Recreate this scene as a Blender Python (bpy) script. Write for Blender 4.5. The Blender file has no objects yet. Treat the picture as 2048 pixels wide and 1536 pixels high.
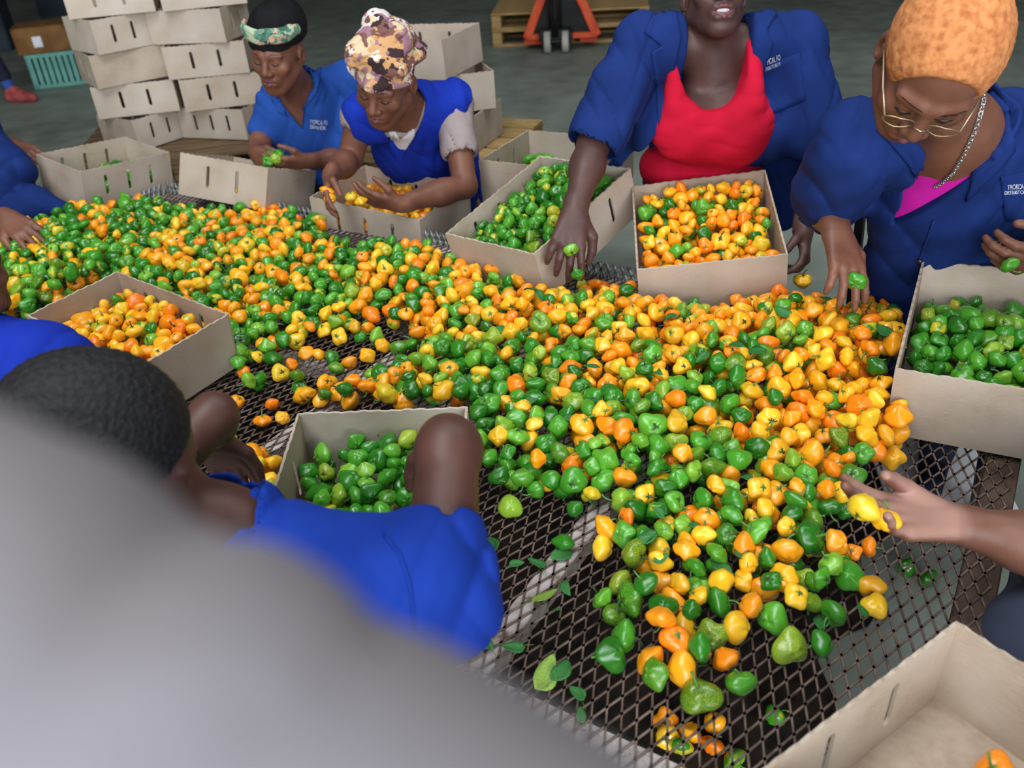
import bpy, bmesh, math, random
import numpy as np
from mathutils import Vector, Matrix
from mathutils.bvhtree import BVHTree

random.seed(7)
rng = np.random.default_rng(7)
scene = bpy.context.scene
COL = scene.collection

# ------------------------------------------------------------------ camera
IW, IH, FPX = 2048.0, 1536.0, 1700.0
TH, ROLL, CAMZ = math.radians(32), math.radians(4), 1.6
_fw = np.array([0, math.cos(TH), -math.sin(TH)])
_rt = np.array([1.0, 0, 0])
_dn = -np.cross(_rt, _fw)
_ix = math.cos(ROLL) * _rt + math.sin(ROLL) * _dn
_iy = -math.sin(ROLL) * _rt + math.cos(ROLL) * _dn
_eye = np.array([0, 0, CAMZ])


def ray(x, y):
    return _fw + _ix * (x - IW / 2) / FPX + _iy * (y - IH / 2) / FPX


def at(x, y, z):                     # photo pixel -> point on the level plane z
    d = ray(x, y)
    return _eye + d * ((z - CAMZ) / d[2])


def dep(x, y, d):                    # photo pixel -> point at depth d
    return _eye + ray(x, y) * d


def proj(p):
    v = np.asarray(p) - _eye
    d = v @ _fw
    return np.stack([IW / 2 + FPX * (v @ _ix) / d, IH / 2 + FPX * (v @ _iy) / d, d], -1)


cd = bpy.data.cameras.new('camera')
cam = bpy.data.objects.new('camera', cd)
COL.objects.link(cam)
cam.matrix_world = Matrix(((_ix[0], -_iy[0], -_fw[0], 0), (_ix[1], -_iy[1], -_fw[1], 0), (_ix[2], -_iy[2], -_fw[2], CAMZ), (0, 0, 0, 1)))
cd.sensor_width = 36.0
cd.lens = FPX / IW * 36.0
cd.clip_start = 0.01
cd.dof.use_dof = True
cd.dof.focus_distance = 1.85
cd.dof.aperture_fstop = 4.0
scene.camera = cam

# ------------------------------------------------------------------ light
w = bpy.data.worlds.new('world')
scene.world = w
w.use_nodes = True
w.node_tree.nodes['Background'].inputs[0].default_value = (0.75, 0.85, 1.0, 1)
w.node_tree.nodes['Background'].inputs[1].default_value = 0.4


def area(name, loc, target, sx, sy, power, col):
    ld = bpy.data.lights.new(name, 'AREA')
    ld.shape = 'RECTANGLE'
    ld.size, ld.size_y, ld.energy, ld.color = sx, sy, power, col
    o = bpy.data.objects.new(name, ld)
    COL.objects.link(o)
    o.location = loc
    o.rotation_euler = (Vector(target) - Vector(loc)).to_track_quat('-Z', 'Y').to_euler()
    return o


area('door_daylight', (0.6, -6.4, 2.7), (0.0, 3.0, 0.6), 9.0, 4.6, 900, (0.91, 0.95, 1.0))
area('skylight_near', (-1.6, -0.3, 5.6), (-1.2, 0.6, 0), 2.4, 5.0, 270, (0.92, 0.96, 1.0))
area('skylight_table', (1.8, 3.0, 5.6), (1.4, 3.0, 0), 1.6, 5.0, 90, (0.95, 0.98, 1.0))
scene.view_settings.view_transform = 'Standard'
scene.view_settings.look = 'None'
scene.view_settings.gamma = 1.0
scene.view_settings.use_curve_mapping = False
scene.view_settings.exposure = 0.15
scene.cycles.use_denoising = True

# ------------------------------------------------------------------ helpers


def N(v):
    v = np.asarray(v, float)
    return v / np.linalg.norm(v)


def lin(c):
    return tuple(((x / 255) / 12.92 if x / 255 <= 0.04045 else ((x / 255 + 0.055) / 1.055) ** 2.4) for x in c) + (1,)


def tag(o, label=None, cat=None, group=None, kind=None):
    for k, v in (('label', label), ('category', cat), ('group', group), ('kind', kind)):
        if v:
            o[k] = v
    return o


def empty(name, loc=(0, 0, 0), M=None):
    o = bpy.data.objects.new(name, None)
    COL.objects.link(o)
    o.empty_display_size = 0.05
    if M is not None:
        o.matrix_world = M
    else:
        o.location = loc
    return o


def link(name, me, mat=None, parent=None, smooth=False, M=None):
    if mat is not None and not me.materials:
        me.materials.append(mat)
    if smooth:
        me.polygons.foreach_set('use_smooth', [True] * len(me.polygons))
    o = bpy.data.objects.new(name, me)
    COL.objects.link(o)
    if parent is not None:
        o.parent = parent
        bpy.context.view_layer.update() if False else None
        o.matrix_parent_inverse = parent.matrix_basis.inverted()   # mesh given in world coordinates
    if M is not None:
        o.matrix_basis = M
    return o


def child_local(name, me, parent, M=None, mat=None, smooth=False):   # mesh given in the parent's own coordinates
    if mat is not None and not me.materials:
        me.materials.append(mat)
    if smooth:
        me.polygons.foreach_set('use_smooth', [True] * len(me.polygons))
    o = bpy.data.objects.new(name, me)
    COL.objects.link(o)
    o.parent = parent
    if M is not None:
        o.matrix_basis = M
    return o


def pymesh(name, V, F):
    me = bpy.data.meshes.new(name)
    me.from_pydata([tuple(map(float, v)) for v in V], [], [tuple(map(int, f)) for f in F])
    me.update()
    return me


def npmesh(name, V, F):              # F: (n,4) or (n,3) array
    me = bpy.data.meshes.new(name)
    n, k = F.shape
    me.vertices.add(len(V))
    me.vertices.foreach_set('co', np.ascontiguousarray(V, np.float32).ravel())
    me.loops.add(n * k)
    me.loops.foreach_set('vertex_index', np.ascontiguousarray(F, np.int32).ravel())
    me.polygons.add(n)
    me.polygons.foreach_set('loop_start', np.arange(0, n * k, k, dtype=np.int32))
    me.update(calc_edges=True)
    me.validate()
    return me


class MB:
    def __init__(s):
        s.V, s.F = [], []

    def add(s, V, F):
        o = len(s.V)
        s.V += [tuple(map(float, v)) for v in V]
        s.F += [tuple(i + o for i in f) for f in F]
        return s

    def box(s, c, size, R=None, bev=0.0):
        hx, hy, hz = (x / 2 for x in size)
        b = min(bev, hx * .9, hy * .9, hz * .9)
        V, F = [], []
        if b <= 0:
            for x in (-hx, hx):
                for y in (-hy, hy):
                    for z in (-hz, hz):
                        V.append((x, y, z))
            F = [(0, 1, 3, 2), (4, 6, 7, 5), (0, 4, 5, 1), (2, 3, 7, 6), (0, 2, 6, 4), (1, 5, 7, 3)]
        else:
            bm = bmesh.new()
            bmesh.ops.create_cube(bm, size=1)
            for v in bm.verts:
                v.co = Vector((v.co.x * 2 * hx, v.co.y * 2 * hy, v.co.z * 2 * hz))
            bmesh.ops.bevel(bm, geom=bm.edges[:], offset=b, segments=1, affect='EDGES')
            bm.verts.index_update()
            V = [tuple(v.co) for v in bm.verts]
            F = [tuple(v.index for v in f.verts) for f in bm.faces]
            bm.free()
        V = np.array(V)
        if R is not None:
            V = V @ np.asarray(R).T
        return s.add(V + np.asarray(c), F)

    def tube(s, pts, r, seg=8, cap=True):
        pts = [np.asarray(p, float) for p in pts]
        rs = r if hasattr(r, '__len__') else [r] * len(pts)
        V, F = [], []
        up = None
        for i, p in enumerate(pts):
            t = N(pts[min(i + 1, len(pts) - 1)] - pts[max(i - 1, 0)])
            if up is None:
                up = N(np.cross(t, (0.3, 0.5, 0.81)))
            up = N(up - t * (up @ t))
            sd = np.cross(t, up)
            for k in range(seg):
                a = 2 * math.pi * k / seg
                V.append(p + rs[i] * (math.cos(a) * up + math.sin(a) * sd))
        for i in range(len(pts) - 1):
            for k in range(seg):
                F.append((i * seg + k, i * seg + (k + 1) % seg, (i + 1) * seg + (k + 1) % seg, (i + 1) * seg + k))
        if cap:
            F.append(tuple(range(seg - 1, -1, -1)))
            F.append(tuple((len(pts) - 1) * seg + k for k in range(seg)))
        return s.add(V, F)

    def build(s, name, mat, parent=None, smooth=False):
        return link(name, pymesh(name, s.V, s.F), mat, parent, smooth)

    def mesh(s, name):
        return pymesh(name, s.V, s.F)


def extrude2d(P, F, t):              # flat faces in x,z given thickness t along y
    from collections import Counter
    n = len(P)
    V = [(x, 0, z) for x, z in P] + [(x, t, z) for x, z in P]
    FF = [tuple(f) for f in F] + [tuple(i + n for i in reversed(f)) for f in F]
    cnt = Counter()
    for f in F:
        for i in range(len(f)):
            cnt[frozenset((f[i], f[(i + 1) % len(f)]))] += 1
    for f in F:
        for i in range(len(f)):
            a, b = f[i], f[(i + 1) % len(f)]
            if cnt[frozenset((a, b))] == 1:
                FF.append((b, a, a + n, b + n))
    return V, FF


# ------------------------------------------------------------------ materials


def newmat(name, rough=0.6, spec=0.3):
    m = bpy.data.materials.new(name)
    m.use_nodes = True
    nt = m.node_tree
    b = nt.nodes['Principled BSDF']
    b.inputs['Roughness'].default_value = rough
    b.inputs['Specular IOR Level'].default_value = spec
    return m, nt, b


def mnoise(nt, scale, detail=4, coord='Object', rough=0.5, sc=None):
    tc = nt.nodes.new('ShaderNodeTexCoord')
    n = nt.nodes.new('ShaderNodeTexNoise')
    n.inputs['Scale'].default_value = scale
    n.inputs['Detail'].default_value = detail
    n.inputs['Roughness'].default_value = rough
    if sc:
        mp = nt.nodes.new('ShaderNodeMapping')
        mp.inputs['Scale'].default_value = sc
        nt.links.new(tc.outputs[coord], mp.inputs['Vector'])
        nt.links.new(mp.outputs[0], n.inputs['Vector'])
    else:
        nt.links.new(tc.outputs[coord], n.inputs['Vector'])
    return n


def ramp(nt, src, stops, interp='LINEAR'):
    r = nt.nodes.new('ShaderNodeValToRGB')
    e = r.color_ramp.elements
    r.color_ramp.interpolation = interp
    while len(e) < len(stops):
        e.new(0.5)
    for i, (p, c) in enumerate(stops):
        e[i].position = p
        e[i].color = c
    nt.links.new(src, r.inputs[0])
    return r


def bump(nt, b, src, strength=0.3, dist=0.002):
    bp = nt.nodes.new('ShaderNodeBump')
    bp.inputs['Strength'].default_value = strength
    bp.inputs['Distance'].default_value = dist
    nt.links.new(src, bp.inputs['Height'])
    nt.links.new(bp.outputs[0], b.inputs['Normal'])


def simple(name, c1, c2, scale=20, rough=0.6, spec=0.3, bmp=0.0, bd=0.002, sc=None, lo=0.35, hi=0.65, metal=0):
    m, nt, b = newmat(name, rough, spec)
    n = mnoise(nt, scale, 5, sc=sc)
    r = ramp(nt, n.outputs[0], [(lo, lin(c1)), (hi, lin(c2))])
    nt.links.new(r.outputs[0], b.inputs['Base Color'])
    b.inputs['Metallic'].default_value = metal
    if bmp:
        bump(nt, b, n.outputs[0], bmp, bd)
    return m


def cloth(name, c1, c2, weave=900):
    m, nt, b = newmat(name, 0.85, 0.15)
    n = mnoise(nt, 9, 5)
    r = ramp(nt, n.outputs[0], [(0.3, lin(c1)), (0.7, lin(c2))])
    nt.links.new(r.outputs[0], b.inputs['Base Color'])
    n2 = mnoise(nt, weave, 2)
    bump(nt, b, n2.outputs[0], 0.25, 0.0006)
    return m


def skin(name, c1, c2):
    m, nt, b = newmat(name, 0.48, 0.4)
    n = mnoise(nt, 14, 5)
    r = ramp(nt, n.outputs[0], [(0.3, lin(c1)), (0.7, lin(c2))])
    nt.links.new(r.outputs[0], b.inputs['Base Color'])
    n2 = mnoise(nt, 260, 3)
    bump(nt, b, n2.outputs[0], 0.25, 0.0008)
    return m


def palm_skin(c_, nn):               # brown skin, paler on the inside of this hand
    m, nt, b = newmat('skin_open_palm', 0.5, 0.4)
    n = mnoise(nt, 14, 5)
    r = ramp(nt, n.outputs[0], [(0.3, lin((100, 64, 50))), (0.7, lin((122, 82, 66)))])
    g = nt.nodes.new('ShaderNodeNewGeometry')
    d1 = nt.nodes.new('ShaderNodeVectorMath'); d1.operation = 'DISTANCE'; d1.inputs[1].default_value = tuple(c_)
    tc = nt.nodes.new('ShaderNodeTexCoord')
    nt.links.new(tc.outputs['Object'], d1.inputs[0])
    d2 = nt.nodes.new('ShaderNodeVectorMath'); d2.operation = 'DOT_PRODUCT'; d2.inputs[1].default_value = tuple(nn)
    nt.links.new(tc.outputs['Normal'], d2.inputs[0])
    r1 = ramp(nt, d1.outputs['Value'], [(0.085, (1, 1, 1, 1)), (0.112, (0, 0, 0, 1))])
    r2 = ramp(nt, d2.outputs['Value'], [(0.0, (0, 0, 0, 1)), (0.5, (1, 1, 1, 1))])
    mu = nt.nodes.new('ShaderNodeMath'); mu.operation = 'MULTIPLY'
    nt.links.new(r1.outputs[0], mu.inputs[0]); nt.links.new(r2.outputs[0], mu.inputs[1])
    mx = nt.nodes.new('ShaderNodeMix'); mx.data_type = 'RGBA'
    nt.links.new(mu.outputs[0], mx.inputs[0]); nt.links.new(r.outputs[0], mx.inputs[6]); mx.inputs[7].default_value = lin((152, 114, 100))
    nt.links.new(mx.outputs[2], b.inputs['Base Color'])
    bump(nt, b, mnoise(nt, 200, 3).outputs[0], 0.25, 0.001)
    return m


MAT = {}
# cardboard: fine corrugation lines and faint stains
m, nt, b = newmat('cardboard', 0.85, 0.15)
n1 = mnoise(nt, 7, 6)
n2 = mnoise(nt, 60, 4, sc=(1, 1, 9))
mx = nt.nodes.new('ShaderNodeMix'); mx.data_type = 'FLOAT'; mx.inputs[0].default_value = 0.3
nt.links.new(n1.outputs[0], mx.inputs[2]); nt.links.new(n2.outputs[0], mx.inputs[3])
oi = nt.nodes.new('ShaderNodeObjectInfo')
ma = nt.nodes.new('ShaderNodeMath'); ma.operation = 'MULTIPLY_ADD'
nt.links.new(oi.outputs['Random'], ma.inputs[0]); ma.inputs[1].default_value = 0.25; nt.links.new(mx.outputs[0], ma.inputs[2])
r = ramp(nt, ma.outputs[0], [(0.3, lin((150, 130, 108))), (0.55, lin((182, 165, 147))), (0.85, lin((200, 188, 174)))])
nt.links.new(r.outputs[0], b.inputs['Base Color'])
bump(nt, b, n2.outputs[0], 0.15, 0.001)
MAT['cardboard'] = m
MAT['carton_brown'] = simple('carton_brown', (112, 78, 42), (140, 100, 58), 8, 0.8)
MAT['paper_white'] = simple('paper_white', (225, 228, 235), (240, 242, 246), 6, 0.8)
MAT['teal'] = simple('teal_plastic', (88, 150, 140), (120, 182, 168), 5, 0.5)
MAT['wood'] = simple('pallet_wood', (140, 112, 68), (186, 156, 104), 6, 0.85, sc=(1, 14, 14), bmp=0.3)
MAT['wood_dark'] = simple('pallet_wood_worn', (88, 70, 50), (124, 100, 72), 6, 0.85, sc=(1, 14, 14), bmp=0.3)
# concrete floor
m, nt, b = newmat('concrete', 0.55, 0.35)
n1 = mnoise(nt, 0.7, 8, rough=0.6)
n2 = mnoise(nt, 5, 6)
mx = nt.nodes.new('ShaderNodeMix'); mx.data_type = 'FLOAT'; mx.inputs[0].default_value = 0.4
nt.links.new(n1.outputs[0], mx.inputs[2]); nt.links.new(n2.outputs[0], mx.inputs[3])
r = ramp(nt, mx.outputs[0], [(0.3, lin((94, 100, 92))), (0.5, lin((130, 138, 128))), (0.7, lin((158, 166, 156)))])
nt.links.new(r.outputs[0], b.inputs['Base Color'])
bump(nt, b, n2.outputs[0], 0.1, 0.004)
MAT['concrete'] = m
MAT['wall'] = simple('wall_paint', (120, 122, 118), (140, 142, 138), 2, 0.8)
MAT['rust_beam'] = simple('rust_beam', (58, 44, 38), (92, 74, 62), 14, 0.75, 0.3)
MAT['rust_mesh'] = simple('rusty_mesh_metal', (78, 62, 54), (128, 108, 98), 30, 0.55, 0.5, metal=0.25)
# galvanised / rusty frame with pale flaking paint
m, nt, b = newmat('frame_paint', 0.6, 0.4)
n1 = mnoise(nt, 22, 7, rough=0.65)
r = ramp(nt, n1.outputs[0], [(0.36, lin((92, 70, 60))), (0.44, lin((168, 156, 152))), (0.7, lin((205, 198, 196)))])
nt.links.new(r.outputs[0], b.inputs['Base Color'])
bump(nt, b, n1.outputs[0], 0.3, 0.002)
MAT['frame'] = m
MAT['lip'] = simple('galvanised_lip', (120, 124, 122), (176, 180, 178), 40, 0.45, 0.5, metal=0.5)
MAT['jack_red'] = simple('jack_paint', (190, 62, 34), (222, 92, 52), 8, 0.5)
MAT['jack_black'] = simple('black_metal', (20, 20, 20), (36, 35, 34), 8, 0.5)
MAT['wheel'] = simple('grey_wheel', (150, 148, 142), (178, 176, 168), 8, 0.6)
MAT['black_plastic'] = simple('black_plastic', (14, 14, 15), (26, 26, 28), 10, 0.35, 0.5)
MAT['dark_blue'] = simple('dark_blue_bin', (30, 42, 54), (44, 58, 70), 3, 0.6)
MAT['slate'] = simple('slate_panel', (66, 70, 82), (84, 88, 100), 5, 0.6)

MAT['shirt'] = cloth('work_shirt_blue', (18, 48, 136), (25, 59, 156))
MAT['shirt_dark'] = cloth('work_shirt_dark_blue', (20, 40, 94), (28, 52, 116))
MAT['shirt_royal'] = cloth('tabard_royal_blue', (18, 42, 148), (26, 54, 170))
MAT['shirt_pale'] = cloth('work_shirt_mid_blue', (34, 72, 150), (44, 86, 170))
MAT['red'] = cloth('red_knit', (188, 18, 46), (212, 26, 60))
MAT['pink'] = cloth('magenta_knit', (206, 26, 160), (226, 40, 182))
MAT['tee_grey'] = cloth('grey_jersey', (150, 136, 134), (170, 156, 152))
MAT['lace'] = cloth('cream_print', (196, 190, 186), (235, 232, 230))
MAT['trouser'] = cloth('dark_trouser', (32, 36, 52), (44, 48, 66))
MAT['sleeve'] = cloth('pale_grey_cloth', (116, 110, 111), (138, 135, 143), 300)
MAT['grey_apron'] = cloth('slate_apron', (52, 58, 74), (66, 72, 92))
MAT['sock'] = cloth('blue_sock', (52, 78, 150), (66, 92, 168))
MAT['shoe'] = simple('red_shoe', (150, 62, 62), (178, 88, 84), 14, 0.6)
MAT['skin_a'] = skin('skin_deep', (70, 44, 38), (92, 60, 50))
MAT['skin_b'] = skin('skin_brown', (104, 66, 50), (128, 84, 66))
MAT['skin_c'] = skin('skin_dark', (72, 48, 44), (92, 64, 58))
MAT['palm'] = skin('skin_palm', (150, 112, 98), (172, 134, 118))
MAT['lips'] = skin('lips', (110, 62, 66), (132, 82, 86))
MAT['teeth'] = simple('teeth', (200, 196, 196), (222, 218, 218), 40, 0.3, 0.5)
MAT['brow'] = simple('brow_hair', (18, 13, 12), (30, 22, 20), 60, 0.8)
MAT['eye'] = simple('eye_white', (96, 84, 78), (120, 106, 98), 20, 0.2, 0.5)
MAT['hair_black'] = simple('black_hair', (10, 10, 12), (34, 32, 34), 160, 0.65, 0.4, bmp=0.8, bd=0.004)
MAT['hair_orange'] = simple('orange_hair', (158, 90, 50), (206, 136, 84), 70, 0.85, 0.2, bmp=0.6, bd=0.003, lo=0.25, hi=0.6)
MAT['steel'] = simple('steel', (190, 192, 195), (225, 226, 228), 20, 0.25, 0.5, metal=0.9)
MAT['gold'] = simple('brass_frame', (170, 150, 120), (196, 178, 150), 20, 0.3, 0.5, metal=0.7)
MAT['logo'] = simple('logo_thread', (206, 212, 226), (232, 236, 244), 40, 0.7)
MAT['button'] = simple('dark_snap', (16, 18, 30), (30, 32, 46), 40, 0.3, 0.5)
MAT['cap_black'] = cloth('black_cap', (14, 14, 16), (28, 27, 30))
MAT['leaf'] = simple('leaf_green', (26, 84, 40), (66, 136, 62), 30, 0.55, 0.35)
MAT['leaf_pale'] = simple('leaf_pale', (120, 160, 60), (160, 188, 90), 30, 0.55, 0.35)
MAT['stem'] = simple('stem_green', (62, 108, 44), (110, 156, 78), 30, 0.5, 0.35)
MAT['stem_dark'] = simple('stem_dark', (44, 66, 36), (74, 100, 52), 30, 0.6, 0.35)
MAT['blue_bright'] = simple('bright_blue_plastic', (20, 20, 190), (30, 34, 210), 10, 0.5)


def pattern_mat(name, stops, scale, dist=1.5):
    m, nt, b = newmat(name, 0.8, 0.15)
    n = mnoise(nt, scale * 0.7, 3)
    tc = nt.nodes.new('ShaderNodeTexCoord')
    mixv = nt.nodes.new('ShaderNodeMix'); mixv.data_type = 'VECTOR'; mixv.inputs[0].default_value = 0.12
    nt.links.new(tc.outputs['Object'], mixv.inputs[4]); nt.links.new(n.outputs['Color'], mixv.inputs[5])
    vo = nt.nodes.new('ShaderNodeTexVoronoi')
    vo.inputs['Scale'].default_value = scale
    nt.links.new(mixv.outputs[1], vo.inputs['Vector'])
    sp = nt.nodes.new('ShaderNodeSeparateColor')
    nt.links.new(vo.outputs['Color'], sp.inputs[0])
    r = ramp(nt, sp.outputs[0], stops, 'CONSTANT')
    nt.links.new(r.outputs[0], b.inputs['Base Color'])
    n2 = mnoise(nt, 50, 3)
    bump(nt, b, n2.outputs[0], 0.3, 0.004)
    return m


MAT['wrap'] = pattern_mat('headwrap_print', [(0, lin((196, 150, 104))), (0.2, lin((60, 44, 46))), (0.3, lin((216, 206, 200))), (0.46, lin((150, 112, 124))), (0.66, lin((206, 184, 150))), (0.84, lin((120, 82, 76)))], 30)
MAT['band'] = pattern_mat('headband_print', [(0, lin((84, 132, 112))), (0.35, lin((120, 150, 120))), (0.55, lin((206, 164, 140))), (0.75, lin((176, 190, 160))), (0.9, lin((60, 96, 84)))], 40)

# peppers: shade drawn per pepper (object random, or the 'rnd' attribute inside the joined ones), blotches of the other ripeness


def pepper_mat(name, stops, blotch, rough):
    m, nt, b = newmat(name, rough, 0.5)
    oi = nt.nodes.new('ShaderNodeObjectInfo')
    at_ = nt.nodes.new('ShaderNodeAttribute')
    at_.attribute_name = 'rnd'
    ad = nt.nodes.new('ShaderNodeMath'); ad.operation = 'ADD'
    nt.links.new(oi.outputs['Random'], ad.inputs[0]); nt.links.new(at_.outputs['Fac'], ad.inputs[1])
    fr = nt.nodes.new('ShaderNodeMath'); fr.operation = 'FRACT'
    nt.links.new(ad.outputs[0], fr.inputs[0])
    r = ramp(nt, fr.outputs[0], stops)
    n = mnoise(nt, 30, 2)
    # blotch shows only on the few whose draw is high
    th = nt.nodes.new('ShaderNodeMath'); th.operation = 'MULTIPLY_ADD'
    fr2 = nt.nodes.new('ShaderNodeMath'); fr2.operation = 'FRACT'
    mu = nt.nodes.new('ShaderNodeMath'); mu.operation = 'MULTIPLY'; mu.inputs[1].default_value = 7.31
    nt.links.new(fr.outputs[0], mu.inputs[0]); nt.links.new(mu.outputs[0], fr2.inputs[0])
    nt.links.new(fr2.outputs[0], th.inputs[0]); th.inputs[1].default_value = 0.42
    nt.links.new(n.outputs[0], th.inputs[2])
    rr = ramp(nt, th.outputs[0], [(0.90, (0, 0, 0, 1)), (0.96, (1, 1, 1, 1))])
    mx = nt.nodes.new('ShaderNodeMix'); mx.data_type = 'RGBA'
    nt.links.new(rr.outputs[0], mx.inputs[0]); nt.links.new(r.outputs[0], mx.inputs[6]); mx.inputs[7].default_value = blotch
    nt.links.new(mx.outputs[2], b.inputs['Base Color'])
    b.inputs['Coat Weight'].default_value = 0.35
    b.inputs['Coat Roughness'].default_value = 0.12
    n2 = mnoise(nt, 90, 2)
    bump(nt, b, n2.outputs[0], 0.12, 0.002)
    return m


MAT['green'] = pepper_mat('pepper_green', [(0, lin((34, 104, 22))), (0.45, lin((52, 134, 32))), (0.85, lin((84, 162, 44))), (0.97, lin((126, 184, 56)))], lin((200, 190, 50)), 0.22)
MAT['ripe'] = pepper_mat('pepper_ripe', [(0, lin((250, 128, 16))), (0.25, lin((254, 152, 20))), (0.6, lin((255, 174, 26))), (0.9, lin((255, 200, 44)))], lin((170, 180, 40)), 0.24)
# ------------------------------------------------------------------ smooth bodies: distance field + surface nets


class Field:
    def __init__(s, res):
        s.res = res
        s.ops = []

    def cap(s, a, b, ra, rb=None, k=0.02, flat=None, op='u'):
        s.ops.append(('cap', np.asarray(a, float), np.asarray(b, float), ra, ra if rb is None else rb, flat, k, op))
        return s

    def ell(s, c, r, R=None, k=0.02, op='u'):
        s.ops.append(('ell', np.asarray(c, float), np.asarray(r, float), np.eye(3) if R is None else np.asarray(R, float), None, None, k, op))
        return s

    def sph(s, c, r, k=0.02, op='u'):
        return s.ell(c, (r, r, r), None, k, op)

    def fn(s, f, lo, hi, k=0.005, op='s'):          # any distance function inside a box
        s.ops.append(('fn', np.asarray(lo, float), np.asarray(hi, float), f, None, None, k, op))
        return s

    def disp(s, f):
        s.ops.append(('disp', None, None, f, None, None, 0, 'd'))
        return s

    def extend(s, ops):
        s.ops += ops
        return s

    def mesh(s, name, smooth_iter=0):
        lo, hi = np.full(3, 1e9), np.full(3, -1e9)
        for o in s.ops:
            if o[7] != 'u':
                continue
            if o[0] == 'cap':
                R = max(o[3], o[4])
                lo = np.minimum(lo, np.minimum(o[1], o[2]) - R); hi = np.maximum(hi, np.maximum(o[1], o[2]) + R)
            elif o[0] == 'ell':
                R = o[2].max()
                lo = np.minimum(lo, o[1] - R); hi = np.maximum(hi, o[1] + R)
        lo -= 3 * s.res + .012; hi += 3 * s.res + .012
        n = np.ceil((hi - lo) / s.res).astype(int) + 1
        ax = [(lo[i] + np.arange(n[i]) * s.res).astype(np.float32) for i in range(3)]
        V = np.full(n, 0.5, np.float32)
        for o in s.ops:
            kind, k, op = o[0], o[6], o[7]
            pad = k + 4 * s.res + 0.004
            if kind == 'cap':
                R = max(o[3], o[4])
                blo, bhi = np.minimum(o[1], o[2]) - R, np.maximum(o[1], o[2]) + R
            elif kind == 'ell':
                rr = np.abs(o[3].T) @ o[2]
                blo, bhi = o[1] - rr, o[1] + rr
            elif kind == 'fn':
                blo, bhi = o[1], o[2]
                pad = 0
            else:
                blo, bhi = lo, hi
            i0 = np.clip(np.floor((blo - pad - lo) / s.res).astype(int), 0, n)
            i1 = np.clip(np.ceil((bhi + pad - lo) / s.res).astype(int) + 1, 0, n)
            if (i1 <= i0).any():
                continue
            sl = tuple(slice(i0[i], i1[i]) for i in range(3))
            X, Y, Z = ax[0][sl[0]][:, None, None], ax[1][sl[1]][None, :, None], ax[2][sl[2]][None, None, :]
            if kind == 'cap':
                a, b = o[1], o[2]
                px, py, pz = X - a[0], Y - a[1], Z - a[2]
                d = (b - a).astype(np.float32)
                if o[5] is not None:
                    nn, f = np.asarray(o[5][0], np.float32), float(o[5][1])
                    dd = (px * nn[0] + py * nn[1] + pz * nn[2]) - 0
                    # distance from the axis plane along nn is stretched so the section is flat
                    t = np.clip((px * d[0] + py * d[1] + pz * d[2]) / max(d @ d, 1e-9), 0, 1)
                    qx, qy, qz = px - t * d[0], py - t * d[1], pz - t * d[2]
                    dn = qx * nn[0] + qy * nn[1] + qz * nn[2]
                    g = 1 / f - 1
                    qx, qy, qz = qx + nn[0] * dn * g, qy + nn[1] * dn * g, qz + nn[2] * dn * g
                    D = (np.sqrt(qx * qx + qy * qy + qz * qz) - (o[3] + (o[4] - o[3]) * t)) * min(1.0, f * 1.15)
                else:
                    t = np.clip((px * d[0] + py * d[1] + pz * d[2]) / max(d @ d, 1e-9), 0, 1)
                    qx, qy, qz = px - t * d[0], py - t * d[1], pz - t * d[2]
                    D = np.sqrt(qx * qx + qy * qy + qz * qz) - (o[3] + (o[4] - o[3]) * t)
            elif kind == 'ell':
                c, r, R = o[1], o[2], o[3]
                px, py, pz = X - c[0], Y - c[1], Z - c[2]
                k0 = 0; k1 = 0
                for i in range(3):
                    q = px * R[i][0] + py * R[i][1] + pz * R[i][2]
                    k0 = k0 + (q / r[i]) ** 2; k1 = k1 + (q / r[i] ** 2) ** 2
                k0 = np.sqrt(k0); k1 = np.sqrt(k1)
                D = k0 * (k0 - 1) / np.maximum(k1, 1e-6)
            elif kind == 'fn':
                D = o[3](X, Y, Z) + np.zeros((1, 1, 1), np.float32)
            else:
                V += o[3](X, Y, Z).astype(np.float32)
                continue
            D = D.astype(np.float32)
            S = V[sl]
            if op == 'u':
                h = np.clip(0.5 + 0.5 * (S - D) / k, 0, 1) if k > 0 else (S > D) * 1.0
                V[sl] = S + (D - S) * h - k * h * (1 - h)
            elif op == 's':
                D = -D
                h = np.clip(0.5 + 0.5 * (D - S) / k, 0, 1) if k > 0 else (D > S) * 1.0
                V[sl] = S + (D - S) * h + k * h * (1 - h)
            elif op == 'i':
                V[sl] = np.maximum(S, D)
        ins = V < 0
        # surface nets
        nx, ny, nz = n
        c = [ins[i:nx - 1 + i, j:ny - 1 + j, k:nz - 1 + k] for i in (0, 1) for j in (0, 1) for k in (0, 1)]
        cnt = sum(x.astype(np.int8) for x in c)
        cell = np.argwhere((cnt > 0) & (cnt < 8))
        idx = np.full((nx - 1, ny - 1, nz - 1), -1, np.int32)
        idx[tuple(cell.T)] = np.arange(len(cell))
        acc = np.zeros((len(cell), 3)); num = np.zeros(len(cell))
        offs = [(i, j, k) for i in (0, 1) for j in (0, 1) for k in (0, 1)]
        vals = {o_: V[cell[:, 0] + o_[0], cell[:, 1] + o_[1], cell[:, 2] + o_[2]] for o_ in offs}
        for o_ in offs:
            for d in range(3):
                if o_[d] == 0:
                    p_ = list(o_); p_[d] = 1; p_ = tuple(p_)
                    a, b = vals[o_], vals[p_]
                    m_ = (a < 0) != (b < 0)
                    t = np.where(m_, a / np.where(m_, a - b, 1), 0)
                    pt = np.tile(np.array(o_, float), (len(cell), 1)); pt[:, d] += t
                    acc[m_] += pt[m_]; num[m_] += 1
        P = (cell + acc / num[:, None]) * s.res + lo
        quads = []
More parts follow.
